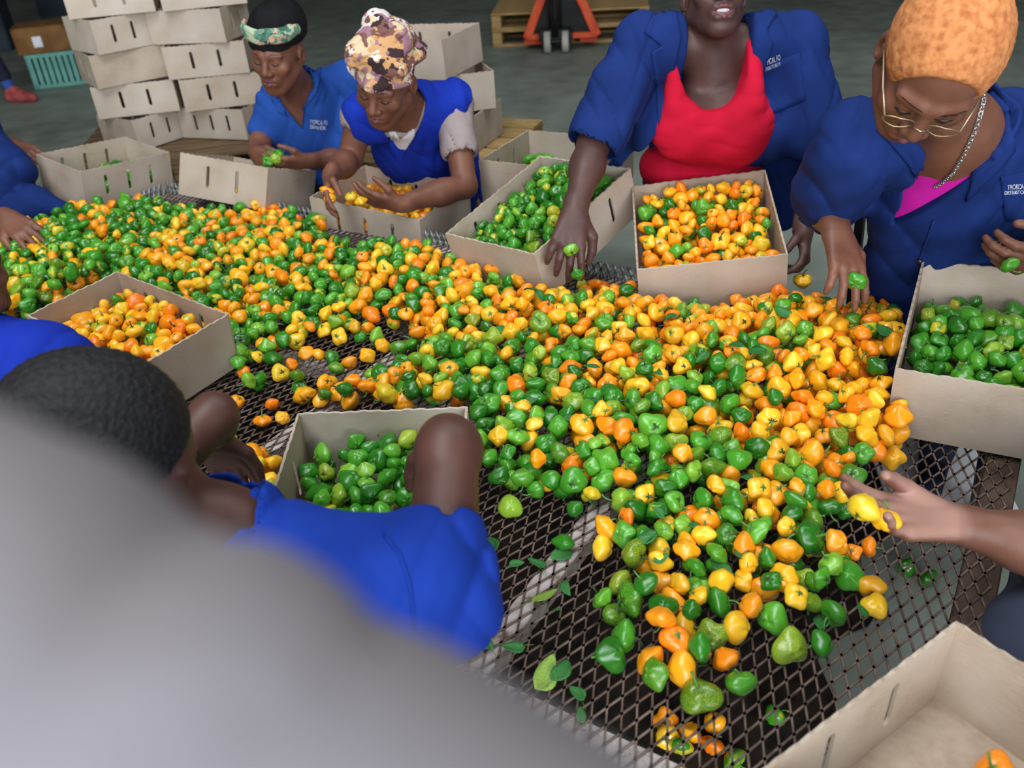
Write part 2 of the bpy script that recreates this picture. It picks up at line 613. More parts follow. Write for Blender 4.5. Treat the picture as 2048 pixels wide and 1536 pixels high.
        for d in range(3):
            sa = [slice(None)] * 3; sb = [slice(None)] * 3
            sa[d] = slice(0, -1); sb[d] = slice(1, None)
            A, B = ins[tuple(sa)], ins[tuple(sb)]
            e = np.argwhere(A != B)
            u, v = (d + 1) % 3, (d + 2) % 3
            e = e[(e[:, u] > 0) & (e[:, v] > 0) & (e[:, u] < n[u] - 1) & (e[:, v] < n[v] - 1)]
            inn = ins[tuple(e.T)]
            q = []
            for du, dv in ((-1, -1), (0, -1), (0, 0), (-1, 0)):
                f = e.copy(); f[:, u] += du; f[:, v] += dv
                q.append(idx[tuple(f.T)])
            q = np.stack(q, 1)
            q[~inn] = q[~inn][:, ::-1]
            quads.append(q)
        Q = np.concatenate(quads)
        Q = Q[(Q >= 0).all(1)]
        return npmesh(name, P, Q)


def folds(ax1, ax2, amp, f1, f2=None, ph=0.0, lo=None, hi=None):       # soft cloth folds running across ax1, bent along ax2
    a1, a2 = N(ax1), N(ax2)
    f1 = f1 * 2.3
    f2 = (f2 or f1 * 0.16) * 1.3

    def f(X, Y, Z):                  # narrow valleys, broad soft ridges, fading in and out
        s = X * a1[0] + Y * a1[1] + Z * a1[2]
        t = X * a2[0] + Y * a2[1] + Z * a2[2]
        p_ = s * f1 + 1.7 * np.sin(t * f2 + ph) + ph
        m_ = np.clip(.35 + .75 * np.sin(s * f1 * .23 + t * f2 * 1.3 + 2.1 * ph), 0, 1)
        return amp * (1.5 * (1 - np.abs(np.sin(p_ * .5))) ** 1.7 * m_ + .5 * np.sin(s * f1 * .43 - t * f2 * 1.7 + 2 * ph) - .3)
    return f


def bvh(o):
    me = o.data
    return BVHTree.FromPolygons([v.co for v in me.vertices], [p.vertices for p in me.polygons])


def cast(tree, x, y, off=0.0):
    d = Vector(ray(x, y)).normalized()
    h = tree.ray_cast(Vector(_eye), d)
    if h[0] is None:
        return None
    nn = h[1] if h[1].dot(d) < 0 else -h[1]
    return h[0] + nn * off, nn


def patch(tree, poly, name, mat, parent, t=0.003, cuts=2, off=0.001, smooth=True, depth_max=None):
    """a thin solid sheet lying on the surface under TREE, outline given in photo pixels"""
    bm = bmesh.new()
    vs = [bm.verts.new((x, y, 0)) for x, y in poly]
    bm.faces.new(vs)
    bmesh.ops.triangulate(bm, faces=bm.faces[:])
    for _ in range(cuts):
        bmesh.ops.subdivide_edges(bm, edges=bm.edges[:], cuts=1, use_grid_fill=True)
    bmesh.ops.triangulate(bm, faces=bm.faces[:])
    bm.verts.ensure_lookup_table()
    bm.verts.index_update()
    fr, ok = [], []
    for v in bm.verts:
        c_ = cast(tree, v.co.x, v.co.y, 0)
        ok.append(c_ is not None)
        fr.append(c_ or (Vector((0, 0, 0)), Vector((0, 0, 1))))
    F = [tuple(v.index for v in f.verts) for f in bm.faces if all(ok[v.index] for v in f.verts)]
    bm.free()
    n = len(fr)
    V = [p + q * (off + t) for p, q in fr] + [p - q * 0.004 for p, q in fr]
    from collections import Counter
    cnt = Counter(frozenset((f[i], f[(i + 1) % 3])) for f in F for i in range(3))
    FF = list(F) + [tuple(i + n for i in reversed(f)) for f in F]
    for f in F:
        for i in range(3):
            a, b_ = f[i], f[(i + 1) % 3]
            if cnt[frozenset((a, b_))] == 1:
                FF.append((b_, a, a + n, b_ + n))
    me = pymesh(name, V, FF)
    bm = bmesh.new(); bm.from_mesh(me)
    bmesh.ops.delete(bm, geom=[v for v in bm.verts if not v.link_faces], context='VERTS')
    bmesh.ops.recalc_face_normals(bm, faces=bm.faces[:])
    bm.to_mesh(me); bm.free()
    return link(name, me, mat, parent, smooth)


def line_on(tree, pts, r, name, mat, parent, off=0.0, seg=6):
    P = []
    for i in range(len(pts) - 1):
        for t in np.linspace(0, 1, 5)[:-1 if i < len(pts) - 2 else None]:
            x, y = np.array(pts[i]) * (1 - t) + np.array(pts[i + 1]) * t
            c_ = cast(tree, x, y, off)
            if c_:
                P.append(np.array(c_[0]))
    return MB().tube(P, r, seg).build(name, mat, parent, True)


def lettering(tree, rows, name, mat, parent):
    """rows: (text, pixel origin, pixel x-axis, pixel y-axis up) laid on the cloth"""
    V, F = [], []
    for txt, o_, xa, ya in rows:
        cu = bpy.data.curves.new('t', 'FONT')
        cu.body = txt
        cu.size = 1.0
        ob = bpy.data.objects.new('t', cu)
        COL.objects.link(ob)
        bpy.context.view_layer.update()
        me = bpy.data.meshes.new_from_object(ob.evaluated_get(bpy.context.evaluated_depsgraph_get()))
        bpy.data.objects.remove(ob)
        base = len(V)
        for v in me.vertices:
            px = np.array(o_) + np.array(xa) * v.co.x + np.array(ya) * v.co.y
            c_ = cast(tree, px[0], px[1], 0.0058)
            V.append(c_[0] if c_ else (0, 0, 0))
        for p in me.polygons:
            if all(tuple(V[base + i]) != (0, 0, 0) for i in p.vertices):
                F.append(tuple(base + i for i in p.vertices))
        bpy.data.meshes.remove(me)
    n = len(V)
    me = pymesh(name, V, F)
    bm = bmesh.new(); bm.from_mesh(me)
    bmesh.ops.delete(bm, geom=[v for v in bm.verts if not v.link_faces], context='VERTS')
    bm.to_mesh(me); bm.free()
    return link(name, me, mat, parent)


# ---- body pieces as field operations


def basis(fwd, up):
    f = N(fwd)
    u = N(np.asarray(up, float) - f * (np.asarray(up, float) @ f))
    r = np.cross(f, u)
    return np.array([r, f, u])       # rows: right of the viewer facing along f, forward, up


def head_ops(F_, c, R, s=1.0, mouth_open=0.0, jaw=1.0):
    P = lambda x, y, z: np.asarray(c) + s * (x * R[0] + y * R[1] + z * R[2])
    e = lambda p, r, k, op='u': F_.ell(P(*p), np.array(r) * s, R, k * s, op)
    cp = lambda a, b, ra, rb, k: F_.cap(P(*a), P(*b), ra * s, rb * s, k * s)
    e((0, -.012, .032), (.077, .098, .086), .02)
    e((0, .028, -.035), (.062, .066, .08), .03)
    cp((0, .066, -.098), (0, .06, -.092), .023 * jaw, .026, .02)
    for q in (-1, 1):
        cp((q * .054, .0, -.05), (q * .018, .062, -.094), .022, .02, .02)
        e((q * .042, .066, -.022), (.024, .018, .02), .018)
        e((q * .079, -.012, -.008), (.009, .02, .031), .006)
        e((q * .083, -.008, -.008), (.004, .01, .018), .004, 's')
        e((q * .031, .098, .004), (.017, .012, .011), .012, 's')
        e((q * .031, .077, .003), (.0155, .012, .0115), .005)
        cp((q * .012, .088, .024), (q * .046, .074, .022), .011, .009, .012)
    cp((0, .088, .014), (0, .108, -.026), .0085, .0125, .012)
    for q in (-1, 1):
        e((q * .0135, .1, -.031), (.0105, .011, .0095), .006)
    e((0, .082, -.062), (.032, .018, .024), .014)
    cp((-.02, .0925, -.0545), (.02, .0925, -.0545), .0065, .0065, .006)
    cp((-.017, .0915, -.068 - mouth_open), (.017, .0915, -.068 - mouth_open), .0075, .0075, .006)
    F_.cap(P(-.02, .098, -.061 - mouth_open / 2), P(.02, .098, -.061 - mouth_open / 2), (.0025 + mouth_open / 2) * s, None, .003, None, 's')
    return P


def hand_ops(F_, W, d, n, hand=1, curl=(0.5, 0.5, 0.5, 0.5), thumb=0.4, spread=0.1, s=1.0, tsp=.75):
    """W wrist, d towards the fingers, n out of the back of the hand; hand=+1 puts the thumb along d x n"""
    d = N(d)
    n = N(np.asarray(n, float) - d * (np.asarray(n, float) @ d))
    t = np.cross(d, n) * hand
    W = np.asarray(W, float)
    F_.cap(W - d * .02, W + d * .02, .027 * s, .026 * s, .02, (n, .72))
    tips = []
    for i, (fx, lx, L) in enumerate(((.083, .029, .074), (.088, .0095, .083), (.084, -.0105, .077), (.075, -.029, .06))):
        K = W + s * (d * fx + t * lx)
        F_.cap(W + s * (d * .012 + t * lx * .55), K, .0155 * s, .0125 * s, .012)
        th = 0.0
        p = K
        spr = (1.5 - i) * spread
        for j, (fr, ra, rb) in enumerate(((.44, .0105, .0092), (.31, .0092, .0085), (.25, .0085, .0068))):
            th += curl[i] * (0.75, 1.0, 0.6)[j]
            dd = N(math.cos(th) * d - math.sin(th) * n + t * spr * math.cos(th))
            q = p + dd * L * fr * s
            F_.cap(p, q, ra * s, rb * s, .006 if j == 0 else .003)
            p = q
        tips.append(p)
    B = W + s * (d * .022 + t * .022 - n * .004)
    d1 = N(d * .75 + t * tsp - n * thumb * .5)
    m1 = B + d1 * .042 * s
    d2 = N(d * .9 + t * (.5 - .6 * thumb - (.75 - tsp)) - n * thumb)
    m2 = m1 + d2 * .032 * s
    d3 = N(d * .95 + t * (.3 - .8 * thumb - (.75 - tsp)) - n * thumb * 1.2)
    m3 = m2 + d3 * .026 * s
    F_.cap(B, m1, .0165 * s, .0125 * s, .012)
    F_.cap(m1, m2, .0125 * s, .0105 * s, .004)
    F_.cap(m2, m3, .0105 * s, .0082 * s, .003)
    tips.append(m3)
    return tips


def arm_ops(F_, S, E, W, s=1.0, fat=1.0):
    S, E, W = map(np.asarray, (S, E, W))
    F_.cap(S, E, .05 * s * fat, .039 * s * fat, .02)
    F_.cap(E, E + (W - E) * .4, .04 * s * fat, .041 * s * fat, .015)
    F_.cap(E + (W - E) * .35, W, .041 * s * fat, .027 * s, .02)


def torso_ops(F_, SL, SR, neck, chest, waist, hip, f, g=0.0, wide=1.0):
    """f faces forward; g grows everything (for clothing)"""
    f = N(f)
    F_.cap(SL, SR, .062 + g, .062 + g, .03, (f, .9))
    F_.cap(neck, chest, .075 + g, .13 * wide + g, .04, (f, .74))
    F_.cap(chest, waist, .142 * wide + g, .13 * wide + g, .05, (f, .76))
    F_.cap(waist, hip, .132 * wide + g, .165 * wide + g, .05, (f, .82))


def slab_fn(p0, axes_half):          # box distance: axes_half = [(axis, half), ...]
    A = [(N(a), h) for a, h in axes_half]
    p0 = np.asarray(p0, float)

    def f(X, Y, Z):
        D = None
        for a, h in A:
            q = np.abs((X - p0[0]) * a[0] + (Y - p0[1]) * a[1] + (Z - p0[2]) * a[2]) - h
            D = q if D is None else np.maximum(D, q)
        return D
    return f


def legs(root, hip, f, mat, knee_out=0.42, spread=0.11):
    """seated thighs and shins of the trousers, down to the floor"""
    f = N((f[0], f[1], 0)); sd = np.cross(f, (0, 0, 1))
    F_ = Field(.012)
    for q in (-1, 1):
        h = np.asarray(hip) + sd * q * .085
        h[2] = .43
        k = h + f * knee_out + sd * q * (spread - .085); k[2] = .43
        a = k + f * .02; a[2] = .09
        F_.cap(h, k, .085, .062, .03).cap(k, a, .06, .05, .02)
        F_.cap(a + (0, 0, -.045), a + f * .15 + (0, 0, -.05), .042, .034, .02)
    return link('trousers', F_.mesh('trousers'), mat, root, True)
# ------------------------------------------------------------------ the hall
def plane_box(name, c, size, mat):
    o = MB().box((0, 0, 0), size).build(name, mat)
    o.location = c
    return tag(o, kind='structure')


plane_box('floor', (0, 5, -0.05), (28, 30, 0.1), MAT['concrete'])
plane_box('wall_back', (0, 19.9, 3), (28, 0.2, 6), MAT['wall'])
plane_box('wall_left', (-13.9, 5, 3), (0.2, 29.6, 6), MAT['wall'])
plane_box('wall_right', (13.9, 5, 3), (0.2, 29.6, 6), MAT['wall'])
plane_box('ceiling', (0, 5, 6.1), (28, 30, 0.2), MAT['wall'])

# ------------------------------------------------------------------ sorting table
TA = math.radians(-33.5)
TU = np.array([math.cos(TA), math.sin(TA), 0])
TV = np.array([-math.sin(TA), math.cos(TA), 0])
T = 0.5
U0, U1, V0, V1 = -3.03, 0.11, 0.655, 2.125
RT = np.array([TU, TV, (0, 0, 1)]).T


def tb(u, v, z=T):
    return TU * u + TV * v + np.array([0, 0, z])


table = empty('sorting_table', tb((U0 + U1) / 2, (V0 + V1) / 2, 0))
tag(table, 'long low sorting table with a rusty diamond-mesh top covered in peppers', 'table')


def rail(name, u0, v0, u1, v1, z, wd, h, mat=MAT['frame']):
    a, b_ = tb(u0, v0, z), tb(u1, v1, z)
    d = N(b_ - a)
    R = np.array([d, np.cross((0, 0, 1), d), (0, 0, 1)]).T
    return MB().box((a + b_) / 2, (np.linalg.norm(b_ - a), wd, h), R, .003).build(name, mat, table)


zr = T - .0235
for v in (V0 + .03, V1 - .03):
    rail('long_rail', U0, v, U1, v, zr, .06, .04)
for u in (U0 + .03, U1 - .03):
    rail('end_rail', u, V0 + .06, u, V1 - .06, zr, .06, .04, MAT['rust_beam'])
for u in (-2.08, -1.33, -.58):
    rail('cross_beam', u, V0 + .06, u, V1 - .06, zr, .045, .04)
rail('centre_beam', U0 + .06, 1.39, -.60, 1.39, zr - .042, .045, .04)
for u in (U0 + .03, -1.4, U1 - .03):
    for v in (V0 + .03, V1 - .03):
        MB().box(tb(u, v, (T - .045) / 2), (.05, .05, T - .045), RT, .003).build('leg', MAT['rust_beam'], table)

# expanded metal: every strand is a bar between the knuckles of the lattice
SU, SV = 0.0243, 0.0585


def lattice(name, corner, ax, ay, nu, nv, mat, hw=.0017, hh=.0014, su=SU, sv=SV):
    """diamonds su x sv along ax, ay; zigzag bars share their knuckles"""
    i = np.arange(nu); j = np.arange(2 * nv)
    I, J = np.meshgrid(i, j, indexing='ij')
    A = np.stack([I + .5 * (J % 2), J * .5], -1)
    segs = []
    for di in (0, 1):
        J1 = J + 1
        I1 = np.where(J % 2 == 0, I - 1 + di, I + di)
        Bp = np.stack([I1 + .5 * (J1 % 2), J1 * .5], -1)
        segs.append(np.concatenate([A.reshape(-1, 2), Bp.reshape(-1, 2)], 1))
    S = np.concatenate(segs)
    S = S[(S[:, [0, 2]].min(1) >= 0) & (S[:, [0, 2]].max(1) <= nu - .5)]
    a, b_ = S[:, :2] * (su, sv), S[:, 2:] * (su, sv)
    d = b_ - a
    L = np.linalg.norm(d, axis=1, keepdims=True)
    d = d / L
    nrm = np.stack([-d[:, 1], d[:, 0]], 1)
    # waist narrower than the knuckle: six points per bar outline
    rows = []
    for tpos, wf in ((0, 1.5), (.16, 1.0), (.84, 1.0), (1, 1.5)):
        c_ = a + d * L * tpos
        for sgn in (1, -1):
            for up in (1, -1):
                rows.append(np.concatenate([c_ + nrm * hw * wf * sgn, np.full((len(c_), 1), hh * up)], 1))
    Pm = np.stack(rows, 1)           # n,16,3  order: t*4 + (sgn,up)
    q = []
    for k in range(3):
        o_ = k * 4
        q += [(o_, o_ + 2, o_ + 6, o_ + 4), (o_ + 1, o_ + 5, o_ + 7, o_ + 3), (o_, o_ + 4, o_ + 5, o_ + 1), (o_ + 2, o_ + 3, o_ + 7, o_ + 6)]
    Q = (np.arange(len(Pm))[:, None, None] * 16 + np.array(q)[None]).reshape(-1, 4)
    P = Pm.reshape(-1, 3)
    Wd = np.asarray(corner) + P[:, :1] * ax + P[:, 1:2] * ay + P[:, 2:] * np.cross(ax, ay)
    return npmesh(name, Wd, Q)


nu, nv = int((U1 - U0) / SU), int((V1 - V0) / SV)
me = lattice('mesh_top', tb(U0 + .005, V0 + .005, T - .0015), TU, TV, nu, nv, MAT['rust_mesh'])
o = link('mesh_top', me, MAT['rust_mesh'], table)
o['kind'] = 'stuff'
o['label'] = 'brown rusty diamond mesh deck'
# bent-up mesh lip along the far side and the far end
lipdir = N(TV * .35 + np.array([0, 0, 1]))
me = lattice('mesh_lip', tb(U0, V1 - .012, T), TU, lipdir, int((U1 - U0) / SU), 1, MAT['lip'], .0048, .0022, SU, .038)
o = link('mesh_lip', me, MAT['lip'], table); o['kind'] = 'stuff'; o['label'] = 'pale galvanised lip of bent-up mesh'
lipdir2 = N(-TU * .35 + np.array([0, 0, 1]))
me = lattice('mesh_lip', tb(U0 + .012, V0, T), TV, lipdir2, int((V1 - V0) / SU), 1, MAT['lip'], .0048, .0022, SU, .038)
o = link('mesh_lip', me, MAT['lip'], table); o['kind'] = 'stuff'

# ------------------------------------------------------------------ cardboard boxes
def panel_mesh(name, L, H, slots, t=.005, wave=.0013):
    xs = set(np.linspace(0, L, max(2, int(L / .0085))).tolist())
    for sx, sw, s0, s1 in slots:
        for q in np.linspace(-1, 1, 7):
            xs.add(sx + q * sw / 2)
    xs = sorted(xs)
    P, F = [], []

    def top(x):
        return H + wave * math.sin(x * 2 * math.pi / .028) + wave * .6 * math.sin(x * 71)

    def slot(x):
        for sx, sw, s0, s1 in slots:
            q = abs(x - sx) / (sw / 2)
            if q <= 1.0001:
                e = sw / 2 * math.sqrt(max(0, 1 - q * q))
                return (s0 + sw / 2 - e, s1 - sw / 2 + e)
        return None
    mid = H * .5
    cols = []
    for x in xs:
        s_ = slot(x)
        if s_ is None:
            s_ = (mid, mid)
        k = len(P)
        P += [(x, 0), (x, s_[0]), (x, s_[1]), (x, top(x))]
        cols.append((k, slot(x) is not None))
    for (a, sa), (b_, sb) in zip(cols, cols[1:]):
        xm = (P[a][0] + P[b_][0]) / 2
        if slot(xm) is not None:
            F += [(a, b_, b_ + 1, a + 1), (a + 2, b_ + 2, b_ + 3, a + 3)]
        else:
            F += [(a, b_, b_ + 1, a + 1), (a + 1, b_ + 1, b_ + 2, a + 2), (a + 2, b_ + 2, b_ + 3, a + 3)]
    V, FF = extrude2d(P, F, t)
    me = pymesh(name, V, FF)
    bm = bmesh.new(); bm.from_mesh(me)
    bmesh.ops.remove_doubles(bm, verts=bm.verts[:], dist=1e-5)
    bmesh.ops.dissolve_degenerate(bm, edges=bm.edges[:], dist=1e-6)
    bmesh.ops.recalc_face_normals(bm, faces=bm.faces[:])
    bm.to_mesh(me); bm.free()
    me.materials.append(MAT['cardboard'])
    return me


_pc = {}


def pmesh(L, H, slots):
    key = (round(L, 3), round(H, 3), tuple(slots))
    if key not in _pc:
        _pc[key] = panel_mesh('side_panel', L, H, slots)
    return _pc[key]


def rotm(yaw, rx, ry):
    return Matrix.Rotation(yaw, 3, 'Z') @ Matrix.Rotation(ry, 3, 'Y') @ Matrix.Rotation(rx, 3, 'X')


BOXES = {}


def carton(key, loc, yaw, rx, ry, dims, label, group=None, slots='xy', nslot=3, cat='box'):
    """open cardboard box; origin at the centre of its bottom; slots cut in the panels along x ('x'), along y ('y') or none"""
    L, W_, H = dims
    M = Matrix.Translation(Vector(loc)) @ rotm(yaw, rx, ry).to_4x4()
    root = empty('cardboard_box', M=M)
    tag(root, label, cat, group)
    def sl(n, length):
        return tuple((length * (i + 1) / (n + 1), .0155, H * .27, H * .8) for i in range(n)) if n else ()
    nx = nslot if 'x' in slots else 0
    ny = nslot if 'y' in slots else 0
    t = .005
    z180 = Matrix.Rotation(math.pi, 4, 'Z')
    for s_ in (0, 1):
        Mx = (z180 if s_ else Matrix.Identity(4)) @ Matrix.Translation((-L / 2, -W_ / 2, 0))
        child_local('side_panel', pmesh(L, H, sl(nx, L)), root, Mx)
        My = (z180 if s_ else Matrix.Identity(4)) @ Matrix.Rotation(math.pi / 2, 4, 'Z') @ Matrix.Translation((-W_ / 2 + t, -L / 2, 0))
        child_local('end_panel', pmesh(W_ - 2 * t, H, sl(ny, W_ - 2 * t)), root, My)
    kb = ('b', round(L, 3), round(W_, 3))
    if kb not in _pc:
        _pc[kb] = MB().box((0, 0, .0035), (L - 2 * t, W_ - 2 * t, .005)).mesh('bottom_panel')
        _pc[kb].materials.append(MAT['cardboard'])
    child_local('bottom_panel', _pc[kb], root)
    BOXES[key] = (M, dims)
    return root


ST = (.40, .305, .155)
carton('A', (-.265, 1.199, .517), -.031, .06, .02, (.333, .401, .165), 'open cardboard box of green peppers under the bent arm of the near worker', 'working boxes', 'y')
carton('B', (-.95, 1.925, .53), -.574, .02, .1, (.414, .27, .155), 'open cardboard box of yellow peppers standing in the pile beside the bowed dark head', 'working boxes', 'x')
carton('C', (.145, 2.42, .578), -.778, .246, -.06, (.351, .459, .154), 'tilted cardboard box of green peppers under the hand of the worker in red', 'working boxes', 'y')
carton('D', (.582, 2.249, .566), -.144, .223, -.104, (.385, .41, .15), 'cardboard box of yellow and green peppers in front of the red top', 'working boxes', '')
carton('E', (1.032, 1.543, .545), -.52, .16, -.03, (.34, .416, .175), 'cardboard box of green peppers in front of the worker with orange hair', 'working boxes', '')
carton('G', (-1.63, 3.53, .495), .93, .1, .09, ST, 'nearly empty cardboard box with a few green peppers at the far corner of the table', 'working boxes', 'x')
carton('H', (-.984, 3.235, .50), -.44, -.35, .075, ST, 'tipped cardboard box with two slots in front of the worker in the black cap', 'working boxes', 'x', 2)
carton('I', (-.392, 2.965, .425), -.515, .03, .06, (.46, .336, .176), 'cardboard box of orange peppers under the arms of the worker in the printed headwrap', 'working boxes', 'x')
carton('F', (.50, .56, .52), .568, -.02, .05, ST, 'near-empty cardboard box at the close corner of the table, one slot in view', 'working boxes', 'x', 2)
pl, pb = at(958, 320, .67), at(1056, 260, .67)
dv = N(pb - pl); dv[2] = 0; dv = N(dv); du = np.array([dv[1], -dv[0], 0])
jl = np.linalg.norm((pb - pl)[:2])
cJ = (pl + pb) / 2 + du * .22
carton('J', (cJ[0], cJ[1], .515), math.atan2(du[1], du[0]), 0, 0, (.44, max(.3, min(jl, .46)), .155), 'shaded cardboard box with a few green peppers behind the tilted box', 'working boxes', 'y', 2)


# pallets and stacks of empties behind
def pallet(loc, yaw, mat, label, size=(1.1, .9), boards=6, h=.14, group='pallets'):
    root = empty('pallet', M=Matrix.Translation(Vector(loc)) @ Matrix.Rotation(yaw, 4, 'Z'))
    tag(root, label, 'pallet', group)
    sx, sy = size
    mb = MB().box((0, 0, 0), (sx, sy / boards * .78, .02), None, .002).mesh('top_board'); mb.materials.append(mat)
    for i in range(boards):
        child_local('top_board', mb, root, Matrix.Translation((0, -sy / 2 + sy / boards * (i + .5), h - .01)))
    ms = MB().box((0, 0, 0), (.09, sy, h - .04), None, .003).mesh('stringer'); ms.materials.append(mat)
    for x in (-sx / 2 + .05, 0, sx / 2 - .05):
        child_local('stringer', ms, root, Matrix.Translation((x, 0, h / 2)))
    mb2 = MB().box((0, 0, 0), (sx, .1, .02), None, .002).mesh('bottom_board'); mb2.materials.append(mat)
    for y in (-sy / 2 + .06, 0, sy / 2 - .06):
        child_local('bottom_board', mb2, root, Matrix.Translation((0, y, .01)))
    return root


S1 = dep(300, 255, 4.55); S2 = dep(455, 255, 4.6)
bz = dep(330, 290, 4.45)[2]
pbase = (S1 + S2) / 2
npal = 3
ph = (bz - .004) / npal
for i in range(npal):
    pallet((pbase[0], pbase[1], ph * i), .08 + .03 * i, MAT['wood_dark'], 'worn wooden pallet under the two tall stacks of empty boxes', (1.15, .85), 6, ph - .001, 'pallets under the stacked boxes')
names1 = ['lowest', 'second', 'third', 'fourth', 'top']
for i, (dx, dy, yaw) in enumerate(((.01, 0, .95), (-.0, .0, .18), (-.03, .0, .62), (-.015, 0, .80), (-.0, .01, .2))):
    carton('s1%d' % i, (S1[0] + dx, S1[1] + dy, bz + .158 * i + .002), yaw, 0, 0, ST, 'empty cardboard box, %s in the stack farthest from the printed headwrap' % names1[i], 'empty boxes in stacks', 'x' if i != 2 else 'y', 3 if i in (0, 3) else 2)
for i, (dx, dy, yaw) in enumerate(((.02, 0, -.35), (.03, .0, .22), (.0, .0, .12), (-.02, .02, -.2), (.03, .03, .25))):
    carton('s2%d' % i, (S2[0] + dx, S2[1] + dy, bz + .158 * i + .002), yaw, 0, 0, ST, 'empty cardboard box, %s in the stack beside the black cap' % names1[i], 'empty boxes in stacks', 'x' if i != 3 else 'y', 3 if i == 0 else 2)
S3 = np.array([-.249, 3.372, 0])
S3 = dep(868, 190, 3.75)
z3 = dep(1000, 292, 3.75)[2]
for i in range(3):
    pallet((S3[0] - .1, S3[1] + .1, z3 / 3 * i), -.5 + .04 * i, MAT['wood_dark'] if i < 2 else MAT['wood'], 'worn wooden pallet under the boxes behind the printed headwrap', (.95, .8), 5, z3 / 3 - .001, 'pallets behind the headwrap')
for i, (dx, dy, yaw, lab) in enumerate(((.03, .0, -.42, 'stained cardboard box at the bottom of the stack behind the printed headwrap'), (.02, 0, .25, 'pale slotted cardboard box in the middle of the stack behind the printed headwrap'))):
    carton('s3%d' % i, (S3[0] + dx, S3[1] + dy, z3 + .002 + .158 * i), yaw, 0, 0, (.43, .33, .155), lab, 'empty boxes in stacks', 'x' if i else '', 2)
carton('s32', (S3[0] - .05, S3[1] + .0, z3 + .002 + .158 * 2), -.47, .02, -.03, (.45, .34, .155), 'open empty cardboard box on top of the stack behind the printed headwrap', 'empty boxes in stacks', 'x', 2)
# ------------------------------------------------------------------ things on the far floor
g = at(1112, 106, 0.0)
jy = np.array([.12, 1.0, 0]); jy = N(jy); jx = np.array([jy[1], -jy[0], 0])
JM = np.array([jx, jy, (0, 0, 1)]).T


def jl_(x, y, z):
    return g + jx * x + jy * y + np.array([0, 0, z])


jack = empty('pallet_jack', g)
tag(jack, 'orange-red hand pallet jack with grey steering wheels and black pump', 'pallet jack')
for x in (-.075, .09):
    mbw = MB()
    seg = 24
    prof = [(-.03, .075), (-.03, .093), (-.024, .1), (.024, .1), (.03, .093), (.03, .075)]
    Vw, Fw = [], []
    for k in range(seg):
        a = 2 * math.pi * k / seg
        for px_, r_ in prof:
            Vw.append(jl_(x + px_, r_ * math.sin(a), .1 + r_ * math.cos(a)))
    for k in range(seg):
        for j in range(len(prof)):
            j2 = (j + 1) % len(prof)
            Fw.append((k * 6 + j, k * 6 + j2, ((k + 1) % seg) * 6 + j2, ((k + 1) % seg) * 6 + j))
    wo = mbw.add(Vw, Fw).build('wheel', MAT['wheel'], jack, True)
    MB().tube([jl_(x - .02, 0, .1), jl_(x + .02, 0, .1)], .076, 16).build('hub', MAT['jack_black'], wo)
MB().tube([jl_(-.13, 0, .1), jl_(.15, 0, .1)], .02, 10).build('axle', MAT['jack_black'], jack)
MB().tube([jl_(0, .02, .14), jl_(0, .02, .75)], [.06, .05], 16).build('pump', MAT['jack_black'], jack, True)
MB().tube([jl_(0, -.02, .3), jl_(0, -.1, 1.25)], .018, 10).build('handle_shaft', MAT['jack_black'], jack)
MB().box(jl_(.0, .03, .16), (.3, .12, .1), JM, .01).build('pump_base', MAT['jack_black'], jack)
MB().add([jl_(-.27, .12, .14), jl_(.36, .12, .14), jl_(.06, .1, .62), jl_(-.03, .1, .62), jl_(-.27, .16, .14), jl_(.36, .16, .14), jl_(.06, .14, .62), jl_(-.03, .14, .62)],
         [(0, 1, 2, 3), (7, 6, 5, 4), (0, 4, 5, 1), (1, 5, 6, 2), (2, 6, 7, 3), (3, 7, 4, 0)]).build('gusset', MAT['jack_black'], jack)
MB().box(jl_(.05, .1, .13), (.66, .06, .05), JM, .006).build('cross_bar', MAT['jack_red'], jack)
for sg, x0 in ((-1, -.27), (1, .38)):
    a, b_ = jl_(x0, .09, .12), jl_(.05 + sg * .06, .09, .72)
    d = N(b_ - a)
    Rr = np.array([d, jy, np.cross(d, jy)]).T
    MB().box((a + b_) / 2, (np.linalg.norm(b_ - a), .05, .08), Rr, .006).build('frame_arm', MAT['jack_red'], jack)
MB().box(jl_(.1, .17, .42), (.3, .02, .34), JM, .004).build('front_plate', MAT['jack_red'], jack)
for x in (-.22, .3):
    MB().box(jl_(x, .72, .08), (.16, 1.15, .05), JM, .006).build('fork', MAT['jack_red'], jack)
pr_ = pallet(tuple(jl_(.12, .95, .0)), math.atan2(jx[1], jx[0]), MAT['wood'], 'pale new wooden pallet on the forks of the pallet jack', (1.5, 1.1), 7, .15, 'pallets at the jack')
pallet(tuple(jl_(.12, .95, .151)), math.atan2(jx[1], jx[0]), MAT['wood'], 'pale new wooden pallet stacked over the one on the jack forks', (1.5, 1.1), 7, .15, 'pallets at the jack')

# teal crate with a brown carton on it
cc = at(130, 172, 0)
yaw = .28
cr = empty('plastic_crate', M=Matrix.Translation(Vector(cc) + Vector((0, .2, 0))) @ Matrix.Rotation(yaw, 4, 'Z'))
tag(cr, 'pale teal slatted plastic crate on the far floor', 'crate')
cw, cdp, ch = .62, .42, .30
ms = MB().box((0, 0, 0), (.034, .012, ch - .06), None, .002).mesh('slat'); ms.materials.append(MAT['teal'])
for sy in (-1, 1):
    for i in range(12):
        child_local('slat', ms, cr, Matrix.Translation((-cw / 2 + .03 + i * (cw - .06) / 11, sy * (cdp / 2 - .006), ch / 2)))
    me = MB().box((0, 0, 0), (cw, .016, .034), None, .003).mesh('rim_bar'); me.materials.append(MAT['teal'])
    for z in (.017, ch - .017):
        child_local('rim_bar', me, cr, Matrix.Translation((0, sy * (cdp / 2 - .006), z)))
